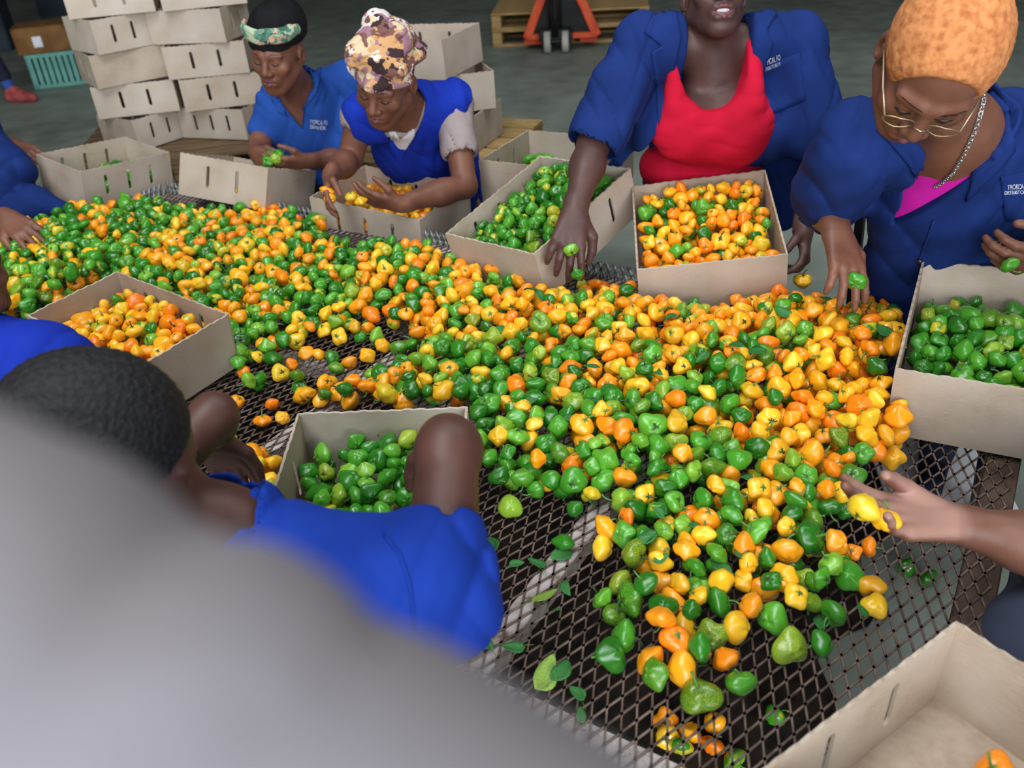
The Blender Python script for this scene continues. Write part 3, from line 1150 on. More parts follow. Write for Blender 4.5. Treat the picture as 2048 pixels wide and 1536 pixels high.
for sx in (-1, 1):
    for i in range(8):
        child_local('slat', ms, cr, Matrix.Translation((sx * (cw / 2 - .006), -cdp / 2 + .03 + i * (cdp - .06) / 7, ch / 2)) @ Matrix.Rotation(math.pi / 2, 4, 'Z'))
    me = MB().box((0, 0, 0), (.016, cdp, .034), None, .003).mesh('rim_bar'); me.materials.append(MAT['teal'])
    for z in (.017, ch - .017):
        child_local('rim_bar', me, cr, Matrix.Translation((sx * (cw / 2 - .006), 0, z)))
me = MB().box((0, 0, .012), (cw - .03, cdp - .03, .012)).mesh('crate_floor'); me.materials.append(MAT['teal'])
child_local('crate_floor', me, cr)
ct = empty('carton', M=Matrix.Translation(Vector(cc) + Vector((-.04, .22, ch))) @ Matrix.Rotation(yaw + .05, 4, 'Z'))
tag(ct, 'brown closed carton with a white label lying on the teal crate', 'carton')
me = MB().box((0, 0, .11), (.66, .44, .218), None, .006).mesh('carton_body'); me.materials.append(MAT['carton_brown'])
child_local('carton_body', me, ct)
me = MB().box((-.14, -.2215, .1), (.075, .003, .09)).mesh('paper_label'); me.materials.append(MAT['paper_white'])
child_local('paper_label', me, ct)
for sgn in (-1, 1):
    me = MB().box((0, sgn * .112, .2215), (.655, .214, .005)).mesh('lid_flap'); me.materials.append(MAT['carton_brown'])
    child_local('lid_flap', me, ct)
# dark bins behind it
for px, py, sz, lab in ((-40, 110, (.5, .4, 1.1), 'dark blue-grey plastic bin at the far edge of the hall'), (150, 30, (1.1, .6, .55), 'low dark bin behind the teal crate')):
    p = at(px, py, 0)
    root = empty('storage_bin', M=Matrix.Translation(Vector(p) + Vector((0, sz[1] / 2 + .1, 0))) @ Matrix.Rotation(.2, 4, 'Z'))
    tag(root, lab, 'bin')
    sx, sy, sz_ = sz
    for a, s_ in (((-sx / 2, 0), (.03, sy)), ((sx / 2, 0), (.03, sy)), ((0, -sy / 2), (sx, .03)), ((0, sy / 2), (sx, .03))):
        me = MB().box((a[0], a[1], sz_ / 2), (s_[0], s_[1], sz_), None, .005).mesh('bin_side'); me.materials.append(MAT['dark_blue'])
        child_local('bin_side', me, root)
        me = MB().box((a[0] * 1.03, a[1] * 1.03, sz_ - .02), (s_[0] + .03, s_[1] + .03, .04), None, .008).mesh('rim'); me.materials.append(MAT['dark_blue'])
        child_local('rim', me, root)
    me = MB().box((0, 0, .02), (sx, sy, .03)).mesh('bin_floor'); me.materials.append(MAT['dark_blue'])
    child_local('bin_floor', me, root)

# standing leg at the far left
ft = at(45, 205, 0)
leg = empty('person', ft)
tag(leg, 'standing leg in dark trousers, blue sock and red shoe by the teal crate', 'person')
F_ = Field(.008)
ank = ft + np.array([-.08, .04, .1])
F_.cap(ank, ank + (-.10, .03, .36), .04, .052, .02).cap(ank + (-.10, .03, .36), ank + (-.12, .06, .8), .055, .075, .02)
link('body', F_.mesh('body'), MAT['skin_a'], leg, True)
F_ = Field(.008)
F_.cap(ank + (-.03, .01, .12), ank + (-.10, .03, .36), .062, .068, .02).cap(ank + (-.10, .03, .36), ank + (-.12, .06, .82), .07, .09, .02)
link('trousers', F_.mesh('trousers'), MAT['trouser'], leg, True)
F_ = Field(.006); F_.cap(ank + (0, 0, .0), ank + (-.035, .01, .13), .046, .047, .01)
link('sock', F_.mesh('sock'), MAT['sock'], leg, True)
F_ = Field(.006); fd = N((.9, -.25, 0))
F_.cap(ank + (-.02, 0, -.05), ank + fd * .2 + (0, 0, -.062), .05, .038, .03).cap(ank, ank + fd * .08 + (0, 0, -.03), .05, .044, .03)
F_.fn(lambda X, Y, Z: (Z - .0) + 0 * X + 0 * Y, ft - .5, ft + (.5, .5, .0), .002, 's')
link('shoe', F_.mesh('shoe'), MAT['shoe'], leg, True)

# things under and around the mesh
ws = at(1872, 950, 0.02)
mb = MB().add([ws + p for p in ((-.2, -.24, 0), (.12, -.3, 0), (.2, .16, .02), (-.12, .26, .01), (-.2, -.24, -.008), (.12, -.3, -.008), (.2, .16, .012), (-.12, .26, .002))], [(0, 1, 2, 3), (7, 6, 5, 4), (0, 4, 5, 1), (1, 5, 6, 2), (2, 6, 7, 3), (3, 7, 4, 0)])
tag(mb.build('paper_sheet', MAT['paper_white']), 'white sheet lying on the floor below the mesh near the orange pepper heap', 'sheet')
bp = dep(195, 422, 3.42)
tag(MB().box(bp, (.085, .02, .03), RT, .004).build('plastic_strip', MAT['blue_bright']), 'bright blue plastic strip at the far corner of the table', 'strip')

m = simple('under_table_shade', (22, 17, 14), (44, 36, 30), 18, 0.9, 0.2, bmp=0.6, bd=0.01)  # near-black brown: the shade under the table, put into the colour
tp = empty('shade_sheet', tb(-1.65, 1.4, 0))  # added sheet that darkens the floor seen through the mesh, standing in for shade
tag(tp, 'dark sheet added on the floor for the shade under the mesh table', 'shade_sheet')
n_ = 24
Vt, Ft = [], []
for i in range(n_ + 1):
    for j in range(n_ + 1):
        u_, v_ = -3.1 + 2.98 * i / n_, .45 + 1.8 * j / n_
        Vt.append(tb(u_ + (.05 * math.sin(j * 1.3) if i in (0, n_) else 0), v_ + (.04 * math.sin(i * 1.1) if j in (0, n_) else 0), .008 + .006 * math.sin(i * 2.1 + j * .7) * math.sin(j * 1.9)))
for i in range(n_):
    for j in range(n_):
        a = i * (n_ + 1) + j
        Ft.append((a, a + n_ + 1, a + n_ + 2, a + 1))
link('shade_sheet_mesh', pymesh('shade_sheet_mesh', Vt, Ft), m, tp, True)
# ------------------------------------------------------------------ peppers
def pepper_shape(seed, nt_, nf):
    r_ = np.random.default_rng(seed)
    th = np.linspace(0, np.pi, nt_ + 1)          # 0 = stem end
    ph = np.linspace(0, 2 * np.pi, nf, endpoint=False)
    TH_, PH = np.meshgrid(th[1:-1], ph, indexing='ij')
    n = r_.integers(3, 6)
    tall = r_.uniform(.74, 1.0)
    amp = r_.uniform(.07, .15) * (.6 if n == 5 else 1)
    tw = r_.uniform(-.6, .6)
    rad = 1 + amp * np.cos(n * PH + tw * TH_ + r_.uniform(0, 6)) * np.sin(TH_) ** 1.0
    rad += .05 * np.cos(2 * PH + r_.uniform(0, 6)) * np.sin(TH_) + .035 * np.cos((n + 2) * PH + 3 * TH_ + r_.uniform(0, 6)) * np.sin(TH_)
    prof = 1 + .10 * np.cos(2 * TH_) * -1 + r_.uniform(-.16, .14) * np.cos(TH_) + r_.uniform(0, .09) * np.cos(4 * TH_)
    R_ = rad * prof * np.sin(TH_) ** .82
    Z = tall * (np.cos(TH_) - .28 * np.exp(-(TH_ / .5) ** 2) + .22 * np.exp(-((np.pi - TH_) / .55) ** 2) * r_.uniform(-.8, 1.2))
    Z += .06 * np.cos(n * PH + tw * TH_) * np.cos(TH_)
    # puckers
    for _ in range(5):
        a0, b0, w0 = r_.uniform(.5, 2.8), r_.uniform(0, 6.28), r_.uniform(.25, .45)
        dd_ = ((TH_ - a0) ** 2 + (np.angle(np.exp(1j * (PH - b0))) * np.sin(TH_)) ** 2) / w0 ** 2
        R_ = R_ * (1 + r_.uniform(-.12, .10) * np.exp(-dd_))
    bend = r_.uniform(-.18, .18, 2)
    X, Y = R_ * np.cos(PH) + bend[0] * Z ** 2, R_ * np.sin(PH) + bend[1] * Z ** 2
    V = np.stack([X, Y, Z], -1).reshape(-1, 3)
    top = np.array([[0, 0, tall * (1 - .30)]]); bot = np.array([[bend[0], bend[1], V[:, 2].min() + .05]])
    V = np.concatenate([V, top, bot])
    m_ = nt_ - 1
    F = []
    for i in range(m_ - 1):
        for k in range(nf):
            a, b_ = i * nf + k, i * nf + (k + 1) % nf
            F.append((a, a + nf, b_ + nf)); F.append((a, b_ + nf, b_))
    for k in range(nf):
        F.append((len(V) - 2, k, (k + 1) % nf))
        F.append((len(V) - 1, (m_ - 1) * nf + (k + 1) % nf, (m_ - 1) * nf + k))
    return V, np.array(F), tall


NV = 9
HI = [pepper_shape(100 + i, 16, 26) for i in range(NV)]
LO = [pepper_shape(100 + i, 9, 14) for i in range(NV)]
PM = []
for i in range(NV):
    row = {}
    for c_ in ('green', 'ripe'):
        me = npmesh({'green': 'green_pepper', 'ripe': 'orange_pepper'}[c_], HI[i][0], HI[i][1])
        me.polygons.foreach_set('use_smooth', [True] * len(me.polygons))
        me.materials.append(MAT[c_])
        row[c_] = me
    PM.append(row)


def stem_geom(tall, seed, seg=6):
    r_ = np.random.default_rng(seed)
    z0 = tall * .68
    L = r_.uniform(.35, 1.25)
    bx, by = r_.uniform(-.6, .6, 2)
    pts = [np.array([bx * t * t * L, by * t * t * L, z0 + t * L * (1 - .25 * t)]) for t in np.linspace(0, 1, 5)]
    mb = MB().tube(pts, [.11, .085, .075, .075, .1], seg)
    k = 7
    V = [(0, 0, z0 + .1)] + [((.3 + .05 * (j % 2)) * math.cos(2 * math.pi * j / k), (.3 + .05 * (j % 2)) * math.sin(2 * math.pi * j / k), z0 + .03) for j in range(k)]
    mb.add(V, [(0, j + 1, (j + 1) % k + 1) for j in range(k)])
    return mb


SM = []
for i in range(NV):
    row = []
    for j in range(3):
        me = stem_geom(HI[i][2], 50 + i * 3 + j).mesh('stem')
        me.polygons.foreach_set('use_smooth', [True] * len(me.polygons))
        me.materials.append(MAT['stem'] if j else MAT['stem_dark'])
        row.append(me)
    SM.append(row)


def interp(px, vals, q):             # smooth map through control points
    d2 = ((q[None, :] - px) ** 2).sum(1) + 150.0
    wgt = d2 ** -1.6
    return float((wgt * vals).sum() / wgt.sum())


def inpoly(P, x, y):
    P = np.asarray(P, float)
    x1, y1 = P[:, 0], P[:, 1]
    x2, y2 = np.roll(x1, -1), np.roll(y1, -1)
    c_ = ((y1 > y) != (y2 > y)) & (x < (x2 - x1) * (y - y1) / (y2 - y1 + 1e-9) + x1)
    return c_.sum() % 2 == 1


RIPE = np.array([(100, 520, .22), (300, 470, .3), (200, 600, .2), (60, 580, .25), (500, 450, .72), (580, 440, .6), (450, 560, .55), (620, 560, .5), (700, 520, .45), (800, 500, .5), (350, 520, .4), (600, 650, .5),
                 (500, 700, .35), (650, 700, .5), (760, 700, .35), (850, 600, .6), (950, 560, .78), (1000, 640, .65), (1100, 640, .85), (1250, 600, .88), (900, 680, .7), (900, 750, .35), (780, 780, .45), (950, 800, .12),
                 (1050, 820, .3), (1000, 900, .12), (1100, 900, .38), (1200, 750, .6), (1300, 700, .72), (1450, 650, .85), (1600, 620, .92), (1700, 700, .88), (1750, 800, .96), (1700, 880, .92), (1550, 750, .75), (1400, 800, .42),
                 (1300, 850, .3), (1500, 850, .72), (1450, 950, .28), (1600, 900, .75), (1350, 950, .18), (1250, 950, .25), (1300, 1050, .18), (1400, 1100, .28), (1500, 1050, .7), (1600, 1080, .6), (1700, 1000, .5), (1650, 1130, .3),
                 (1350, 1200, .5), (1450, 1230, .55), (1550, 1200, .4), (1350, 1300, .75), (1250, 1250, .1), (1420, 1360, .2), (1650, 1200, .35), (470, 980, .98), (480, 850, .8)], float)
CAP = np.array([(0, 560, .10), (150, 520, .12), (300, 480, .10), (300, 540, .11), (440, 450, .06), (560, 440, .05), (560, 520, .09), (640, 600, .07), (700, 640, .055), (600, 700, .045), (520, 760, .05), (780, 560, .09), (760, 700, .045), (880, 720, .08),
                (950, 620, .10), (1100, 660, .12), (1150, 590, .05), (1300, 650, .10), (1400, 620, .06), (1300, 760, .11), (1450, 750, .13), (1600, 700, .14), (1720, 760, .15), (1780, 860, .12), (1620, 620, .08), (1000, 760, .08), (980, 900, .08),
                (1100, 860, .09), (1050, 980, .045), (1250, 900, .11), (1400, 950, .10), (1200, 1000, .06), (1500, 1000, .09), (1650, 950, .09), (1300, 1080, .07), (1500, 1080, .08), (1400, 1180, .055), (1300, 1230, .05), (1480, 1250, .05), (1600, 1150, .06), (1700, 1060, .06), (1420, 1350, .045)], float)
PILE = [(-120, 560), (-40, 500), (40, 470), (170, 440), (270, 422), (360, 428), (450, 425), (560, 420), (640, 446), (655, 470), (600, 485), (640, 510), (720, 506), (860, 512), (890, 535), (1085, 592), (1180, 580), (1268, 585), (1275, 640), (1330, 628), (1580, 612), (1690, 600), (1790, 640),
        (1812, 700), (1800, 800), (1788, 905), (1740, 940), (1690, 975), (1710, 1010), (1650, 1040), (1690, 1100), (1690, 1160), (1600, 1200), (1545, 1240), (1480, 1250), (1490, 1290), (1390, 1340), (1270, 1330), (1290, 1260), (1330, 1180), (1240, 1130), (1195, 1080), (1215, 1020), (1120, 985),
        (1060, 975), (985, 965), (960, 900), (955, 830), (800, 800), (590, 800), (545, 770), (640, 740), (690, 720), (600, 705), (480, 745), (450, 660), (300, 600), (225, 560), (75, 640), (-120, 660)]
SPARSE = [(480, 720), (560, 690), (640, 660), (760, 640), (860, 660), (850, 730), (760, 760), (560, 790)]
ZP = T + .028
CAPW = np.stack([at(x, y, ZP)[:2] for x, y, _ in CAP]); RIPW = np.stack([at(x, y, ZP)[:2] for x, y, _ in RIPE])
PILEW = np.stack([at(x, y, ZP)[:2] for x, y in PILE]); SPW = np.stack([at(x, y, ZP)[:2] for x, y in SPARSE])


def wmap(W, vals, q):
    d2 = ((q[None, :] - W) ** 2).sum(1) + 4e-4
    wgt = d2 ** -1.7
    return float((wgt * vals).sum() / wgt.sum())


class Heap:
    def __init__(s):
        s.n = 0
        s.a = np.zeros((6000, 4))

    def drop(s, x, y, r, z0):
        b_ = s.a[:s.n]
        d2 = (b_[:, 0] - x) ** 2 + (b_[:, 1] - y) ** 2
        R2 = ((b_[:, 3] + r) * .90) ** 2
        m_ = d2 < R2
        return max(z0 + r * .93, (b_[m_, 2] + np.sqrt(R2[m_] - d2[m_])).max()) if m_.any() else z0 + r * .93

    def put(s, x, y, z, r):
        s.a[s.n] = (x, y, z, r)
        s.n += 1


def rrad():
    return float(np.clip(rng.normal(.0204, .0026), .015, .0275))


PEP = []                             # x,y,z,r,colour,where


def blocked(x, y, z):                # inside one of the working boxes?
    for k in 'ABCDEF':
        M, d = BOXES[k]
        q = M.inverted() @ Vector((x, y, z))
        if abs(q.x) < d[0] / 2 + .017 and abs(q.y) < d[1] / 2 + .017 and q.z > -.03:
            return True
    return False


heap = Heap()


def place(x, y, col, r=None, where='table', cap=9, z0=T):
    r = r or rrad()
    z = heap.drop(x, y, r, z0)
    if z + r - T > cap:
        return False
    heap.put(x, y, z, r)
    PEP.append((x, y, z, r, col, where))
    return True


# single peppers one can pick out at the thin edge of the heap (pixel, colour, radius)
ONES = [(1020, 1012, 'g', .021), (1128, 1085, 'g', .018), (1222, 1308, 'g', .0235), (1300, 1320, 'r', .0225), (1365, 1335, 'r', .026), (1310, 1360, 'g', .021), (1400, 1390, 'g', .026), (1480, 1365, 'g', .0205), (1452, 1318, 'r', .019),
        (1580, 1292, 'g', .0245), (1425, 1270, 'g', .0225), (1400, 1320, 'g', .021), (1645, 1285, 'g', .019), (1742, 1172, 'r', .0215), (1750, 1210, 'r', .019), (1738, 1093, 'r', .0165), (1705, 1103, 'r', .0145), (1695, 1160, 'g', .022), (1668, 1225, 'g', .021),
        (1620, 1205, 'g', .019), (1590, 1210, 'r', .02), (1545, 1235, 'g', .024), (1500, 1230, 'r', .021), (1472, 1262, 'r', .023), (1350, 1300, 'r', .022), (1320, 1280, 'r', .021), (1370, 1255, 'r', .0205), (1345, 1208, 'r', .024), (1395, 1175, 'g', .024),
        (1250, 1270, 'g', .0225), (1228, 1230, 'g', .02), (1260, 1205, 'g', .024), (1205, 1212, 'g', .0175), (1240, 1165, 'g', .0215), (1290, 1205, 'g', .02), (1325, 1165, 'r', .022), (1150, 1018, 'g', .0165), (1785, 915, 'r', .0205), (1745, 905, 'r', .022),
        (475, 802, 'r', .016), (545, 808, 'r', .016), (525, 840, 'r', .0185), (460, 878, 'g', .019), (452, 900, 'r', .016), (527, 905, 'r', .015), (565, 835, 'r', .015), (700, 725, 'r', .019), (735, 710, 'r', .018), (665, 715, 'g', .018), (638, 708, 'r', .016), (612, 705, 'r', .019),
        (765, 690, 'r', .018), (735, 655, 'r', .018), (678, 672, 'r', .0215), (720, 672, 'g', .0165), (583, 728, 'r', .018), (560, 745, 'r', .021), (520, 762, 'g', .022), (500, 775, 'g', .02), (1205, 572, 'r', .018), (668, 482, 'r', .018), (560, 428, 'r', .018),
        (490, 745, 'r', .018), (655, 768, 'r', .023), (680, 782, 'r', .024), (605, 790, 'r', .021), (700, 800, 'r', .022), (640, 800, 'r', .018)]
for x, y, c_, r in ONES:
    p = at(x, y, T + r)
    place(p[0], p[1], {'g': 'green', 'r': 'ripe'}[c_], r)
# small heap of orange ones squeezed between the two near boxes
for _ in range(260):
    q = at(rng.uniform(435, 560), rng.uniform(915, 1040), T + .03)
    if not blocked(q[0], q[1], T + .03):
        place(q[0], q[1], 'ripe', None, 'table', .075)
lo_, hi_ = PILEW.min(0), PILEW.max(0)
for tr in range(38000):
    q = np.array([rng.uniform(lo_[0], hi_[0]), rng.uniform(lo_[1], hi_[1])])
    if not inpoly(PILEW, *q):
        continue
    uu, vv = q @ TU[:2], q @ TV[:2]
    if uu < U0 + .02 or vv > V1 - .035 or vv < V0 or uu > U1:
        continue
    if inpoly(SPW, *q) and rng.random() > .04:
        continue
    if blocked(q[0], q[1], T + .04):
        continue
    cap_ = wmap(CAPW, CAP[:, 2], q)
    if rng.random() < .4 and tr > 20000 and cap_ < .07:
        continue
    ripe = rng.random() < np.clip(wmap(RIPW, RIPE[:, 2], q), 0, 1)
    place(q[0], q[1], 'ripe' if ripe else 'green', None, 'table', cap_ + .016)
    if heap.n > 3200:
        break

WHERE = {'A': ('green', 1.0, .03, .10), 'B': ('ripe', .9, .03, .115), 'C': ('green', 1.0, .04, .132), 'D': ('ripe', .80, .04, .128), 'E': ('green', 1.0, .03, .115), 'I': ('ripe', .9, .03, .12)}
for k, (c_, frac, z0, zc) in WHERE.items():
    M, d = BOXES[k]
    hp = Heap()
    for tr in range(3600):
        r = rrad() * .97
        x, y = rng.uniform(-1, 1) * (d[0] / 2 - .008 - r), rng.uniform(-1, 1) * (d[1] / 2 - .008 - r)
        z = hp.drop(x, y, r, z0)
        lim = zc + .02 * math.cos(3.1 * x / d[0]) + .012 * math.sin(9 * y) - (.03 if k == 'E' and y > .1 else 0)
        if z + r > lim:
            continue
        hp.put(x, y, z, r)
        p = M @ Vector((x, y, z))
        col = c_ if rng.random() < frac else ('green' if c_ == 'ripe' else 'ripe')
        PEP.append((p.x, p.y, p.z, r, col, k))
for k, n_, cols in (('G', 150, ('green',)), ('J', 130, ('green',)), ('F', 8, ('ripe', 'green', 'ripe')), ('H', 14, ('ripe',))):
    M, d = BOXES[k]
    hp = Heap()
    for i in range(n_):
        r = rrad()
        x, y = rng.uniform(-1, 1) * (d[0] / 2 - .01 - r), rng.uniform(-1, 1) * (d[1] / 2 - .01 - r)
        if k == 'F':
            x = rng.uniform(.5, .9) * (d[0] / 2 - .01 - r); y = rng.uniform(-.9, .3) * (d[1] / 2 - .01 - r)
        z = hp.drop(x, y, r, .006)
        if z > {'G': .062, 'J': .07}.get(k, .03):
            continue
        hp.put(x, y, z, r)
        p = M @ Vector((x, y, z))
        PEP.append((p.x, p.y, p.z, r, cols[i % len(cols)], k))
# a few that fell through: on the floor below
for x, y, c_ in ((1330, 1440, 'ripe'), (1335, 1475, 'ripe'), (1425, 1490, 'ripe'), (1380, 1465, 'ripe'), (1430, 1445, 'ripe'), (1550, 1430, 'green'), (1815, 1135, 'green'), (1855, 1155, 'green'), (1470, 1520, 'green'), (1360, 1490, 'green')):
    p = at(x, y, .022)
    PEP.append((p[0], p[1], .021, .023, c_, 'floor'))


def rand_rot():
    q = rng.normal(size=4)
    q /= np.linalg.norm(q)
    a, b_, c_, d_ = q
    return np.array([[1 - 2 * (c_ * c_ + d_ * d_), 2 * (b_ * c_ - a * d_), 2 * (b_ * d_ + a * c_)], [2 * (b_ * c_ + a * d_), 1 - 2 * (b_ * b_ + d_ * d_), 2 * (c_ * d_ - a * b_)], [2 * (b_ * d_ - a * c_), 2 * (c_ * d_ + a * b_), 1 - 2 * (b_ * b_ + c_ * c_)]])


def make_pepper(p, r, col, label, group, R=None, var=None, stem=None):
    v = rng.integers(NV) if var is None else var
    R = rand_rot() if R is None else R
    M = np.eye(4); M[:3, :3] = R * r; M[:3, 3] = p
    o = bpy.data.objects.new({'green': 'green_pepper', 'ripe': 'orange_pepper'}[col], PM[v][col])
    COL.objects.link(o)
    o.matrix_basis = Matrix(M.tolist())
    tag(o, label, 'pepper', group)
    st = bpy.data.objects.new('stem', SM[v][rng.integers(3) if stem is None else stem])
    COL.objects.link(st)
    st.parent = o
    return o


PLACE = {'table': ('lying in the loose heap on the mesh table', 'loose heap on the table'), 'A': ('in the box under the near worker\'s bent arm', 'near box'), 'B': ('in the box beside the bowed dark head', 'box by the bowed head'),
         'C': ('in the tilted box under the hand of the worker in red', 'tilted box'), 'D': ('in the mixed box before the red top', 'mixed box'), 'E': ('in the box before the worker with orange hair', 'box by the orange hair'),
         'I': ('in the box under the headwrapped worker\'s arms', 'box by the headwrap'), 'G': ('in the nearly empty far corner box', 'far corner box'), 'J': ('in the shaded box behind the tilted one', 'shaded box'),
         'F': ('in the near-empty close corner box', 'close corner box'), 'H': ('in the tipped two-slot box', 'tipped box'), 'floor': ('fallen to the floor under the mesh', 'floor under the mesh')}
WORD = {'green': 'glossy green', 'ripe': 'glossy yellow-orange'}
# ------------------------------------------------------------------ people
IX, IY, FWD = _ix, _iy, _fw
UP = np.array([0, 0, 1.0])


def face_frame(fr, fd, ft):          # forward = fr*right + fd*down + ft*towards the viewer of the photograph
    f = N(IX * fr + IY * fd - FWD * ft)
    return f


def person(label, base):
    return tag(empty('person', (base[0], base[1], 0)), label, 'person')


def hairline(P, R, s, lo_, front, side=.3):
    """half space below which hair is cut away: keeps the back and top of the skull"""
    nn = N(R[2] * lo_[2] + R[1] * lo_[1])
    p0 = P(*front)
    return p0, nn


def cutfn(p0, nn):
    p0 = np.asarray(p0); nn = N(nn)
    return lambda X, Y, Z: (X - p0[0]) * nn[0] + (Y - p0[1]) * nn[1] + (Z - p0[2]) * nn[2]


def eyes(root, P, R, s, look=-.002):
    for q in (-1, 1):
        F_ = Field(.0022)
        F_.ell(P(q * .031, .0805, -.0035), np.array((.0105, .0085, .0042)) * s, R, .001)
        link('eye', F_.mesh('eye'), MAT['eye'], root, True)
        F_ = Field(.002)
        F_.cap(P(q * .019, .088, -.0035), P(q * .031, .091, -.0055), .0016 * s, None, .001).cap(P(q * .031, .091, -.0055), P(q * .043, .084, -.003), .0016 * s, None, .001)
        link('lashes', F_.mesh('lashes'), MAT['brow'], root, True)
        F_ = Field(.0026)
        F_.cap(P(q * .013, .0975, .027), P(q * .032, .094, .033), .0016 * s, None, .002).cap(P(q * .032, .094, .033), P(q * .05, .08, .027), .0013 * s, None, .002)
        link('eyebrow', F_.mesh('eyebrow'), MAT['brow'], root, True)


def lips(root, P, s, mo=0.0):
    F_ = Field(.0022)
    F_.cap(P(-.023, .092, -.058), P(-.006, .1, -.0535), .003 * s, .0048 * s, .003).cap(P(-.006, .1, -.0535), P(.006, .1, -.0535), .0045 * s, .0045 * s, .003).cap(P(.006, .1, -.0535), P(.023, .092, -.058), .0048 * s, .003 * s, .003)
    z = -.0685 - mo
    F_.cap(P(-.022, .091, -.06 - mo * .6), P(0, .0985, z), .0032 * s, .0066 * s, .003).cap(P(0, .0985, z), P(.022, .091, -.06 - mo * .6), .0066 * s, .0032 * s, .003)
    link('lips', F_.mesh('lips'), MAT['lips'], root, True)


def shell(F_, Gin):                  # nothing: kept solid, openings are carved
    return F_


# ===== worker in the red top =================================================
def worker_red():
    f = N((-.22, -.95, -.12))
    SL, SR = dep(1287, 92, 2.37), dep(1588, 92, 2.41)
    neck, chest, waist = dep(1427, 150, 2.42), dep(1428, 250, 2.53), dep(1405, 352, 2.70)
    hip = waist - f * np.array([1, 1, 0]) * .10; hip[2] = .47
    EL, WL = dep(1188, 285, 2.37), dep(1150, 420, 2.27)
    ER, WR = dep(1642, 300, 2.46), dep(1606, 462, 2.36)
    root = person('worker in an open blue shirt over a red top, reaching into the tilted box', hip)
    sd = N(SR - SL)
    B = Field(.0042)
    torso_ops(B, SL, SR, neck, chest, waist, hip, f, 0, 1.08)
    hs = 1.04
    c_ = dep(1428, -12, 2.30)
    R = basis(face_frame(.0, .17, .98), UP)
    P = head_ops(B, c_, R, hs, .010)
    B.cap(P(0, -.025, -.06), neck, .054, .06, .03)
    arm_ops(B, SL, EL, WL, 1.02, 1.12); arm_ops(B, SR, ER, WR, 1.02, 1.12)
    dl = N(dep(1122, 560, 2.24) - WL)
    hand_ops(B, WL, dl, N(-FWD * .8 - f * .2 + UP * .3), -1, (.35, .45, .45, .4), .55, .16, 1.18)
    hand_ops(B, WR, N(dep(1612, 540, 2.32) - WR), N(IX * .9 - FWD * .4), 1, (.5, .8, .9, .9), .75, .05, 1.0)
    up = np.cross(sd, f) * -1 if np.cross(sd, f)[2] < 0 else np.cross(sd, f)
    bc = chest - f * -.085
    for q in (-1, 1):
        B.ell(dep(1424 + q * 55, 254, 2.43), (.09, .075, .085), None, .05)
    B.cap(dep(1429, 165, 2.36), dep(1429, 215, 2.34), .004, .006, .012, None, 's')
    B.ell(dep(1400, 345, 2.62), (.17, .10, .09), np.array([sd, f, np.cross(sd, f)]), .03)
    body = link('body', B.mesh('body'), MAT['skin_c'], root, True)
    # red top
    G = Field(.005)
    g = .009
    G.cap(neck, chest, .075 + g, .14 + g, .04, (f, .74)).cap(chest, waist, .152 + g, .14 + g, .05, (f, .76)).cap(waist, hip, .142 + g, .17 + g, .05, (f, .82))
    for q in (-1, 1):
        G.ell(dep(1424 + q * 55, 254, 2.43), (.09 + g, .075 + g, .085 + g), None, .07)
    G.ell(dep(1400, 345, 2.62), (.17 + g, .10 + g, .09 + g), np.array([sd, f, np.cross(sd, f)]), .02)
    for q in (-1, 1):
        G.cap(dep(1428 + q * 76, 215, 2.37), dep(1428 + q * 74, 95, 2.36), .034, .03, .02)
    cs = dep(1427, 118, 2.33)
    G.ell(cs, (.098, .30, .118), np.array([sd, f, np.cross(sd, f)]), .006, 's')
    G.fn(cutfn(dep(1427, 70, 2.36), -UP), cs - .6, cs + .6, .002, 's') if False else None
    G.cap(SL - sd * .06, SL - sd * .02, .09, .09, .01, None, 's').cap(SR + sd * .06, SR + sd * .02, .09, .09, .01, None, 's')
    G.disp(folds(UP, sd, .0018, 60, 20))
    link('red_top', G.mesh('red_top'), MAT['red'], root, True)
    # open work shirt
    S = Field(.005)
    g = .026
    torso_ops(S, SL + sd * .0, SR, neck - f * .02, chest - f * .03, waist - f * .03, hip - f * .03, f, g, 1.12)
    for q in (-1, 1):
        S.ell(dep(1428 + q * 95, 258, 2.47), (.085 + g, .085, .10), None, .05)
    S.cap(SL, SL + (EL - SL) * .93, .078, .082, .03).cap(SR, SR + (ER - SR) * .88, .08, .088, .03)
    S.cap(dep(1235, 180, 2.36), dep(1200, 262, 2.4), .075, .068, .03)
    # front panels hanging each side
    S.cap(dep(1545, 180, 2.45), dep(1570, 420, 2.72), .075, .07, .03, (f, .5)).cap(dep(1310, 230, 2.44), dep(1255, 330, 2.6), .06, .055, .03, (f, .5))
    # carve: opening, neck, sleeves
    wfn_c = dep(1424, 150, 2.40)

    def opening(X, Y, Z):
        x, y, z = X - wfn_c[0], Y - wfn_c[1], Z - wfn_c[2]
        lat = x * sd[0] + y * sd[1] + z * sd[2]
        fr = x * f[0] + y * f[1] + z * f[2]
        dn_ = -z
        cl = -.04 * np.clip(dn_ / .2, 0, 1.5)
        hw = .094 + .06 * np.clip(dn_ / .2, 0, 1.25)
        return np.maximum(np.abs(lat - cl) - hw, -(fr + .03)) * .9
    lo_, hi_ = wfn_c - (.5, .5, .75), wfn_c + (.5, .5, .3)
    S.disp(folds(sd + UP * .4, UP, .0045, 55, 13, 1.1)); S.disp(folds(sd - UP * .7, sd, .004, 38, 17, 2.3))
    S.fn(opening, lo_, hi_, .006)
    S.cap(neck - f * .01 + UP * .02, neck + UP * .2, .078, .10, .008, None, 's')
    S.cap(EL + (SL - EL) * .5, EL + (EL - SL) * .4, .067, .076, .004, None, 's').cap(ER + (SR - ER) * .5, ER + (ER - SR) * .4, .067, .078, .004, None, 's')
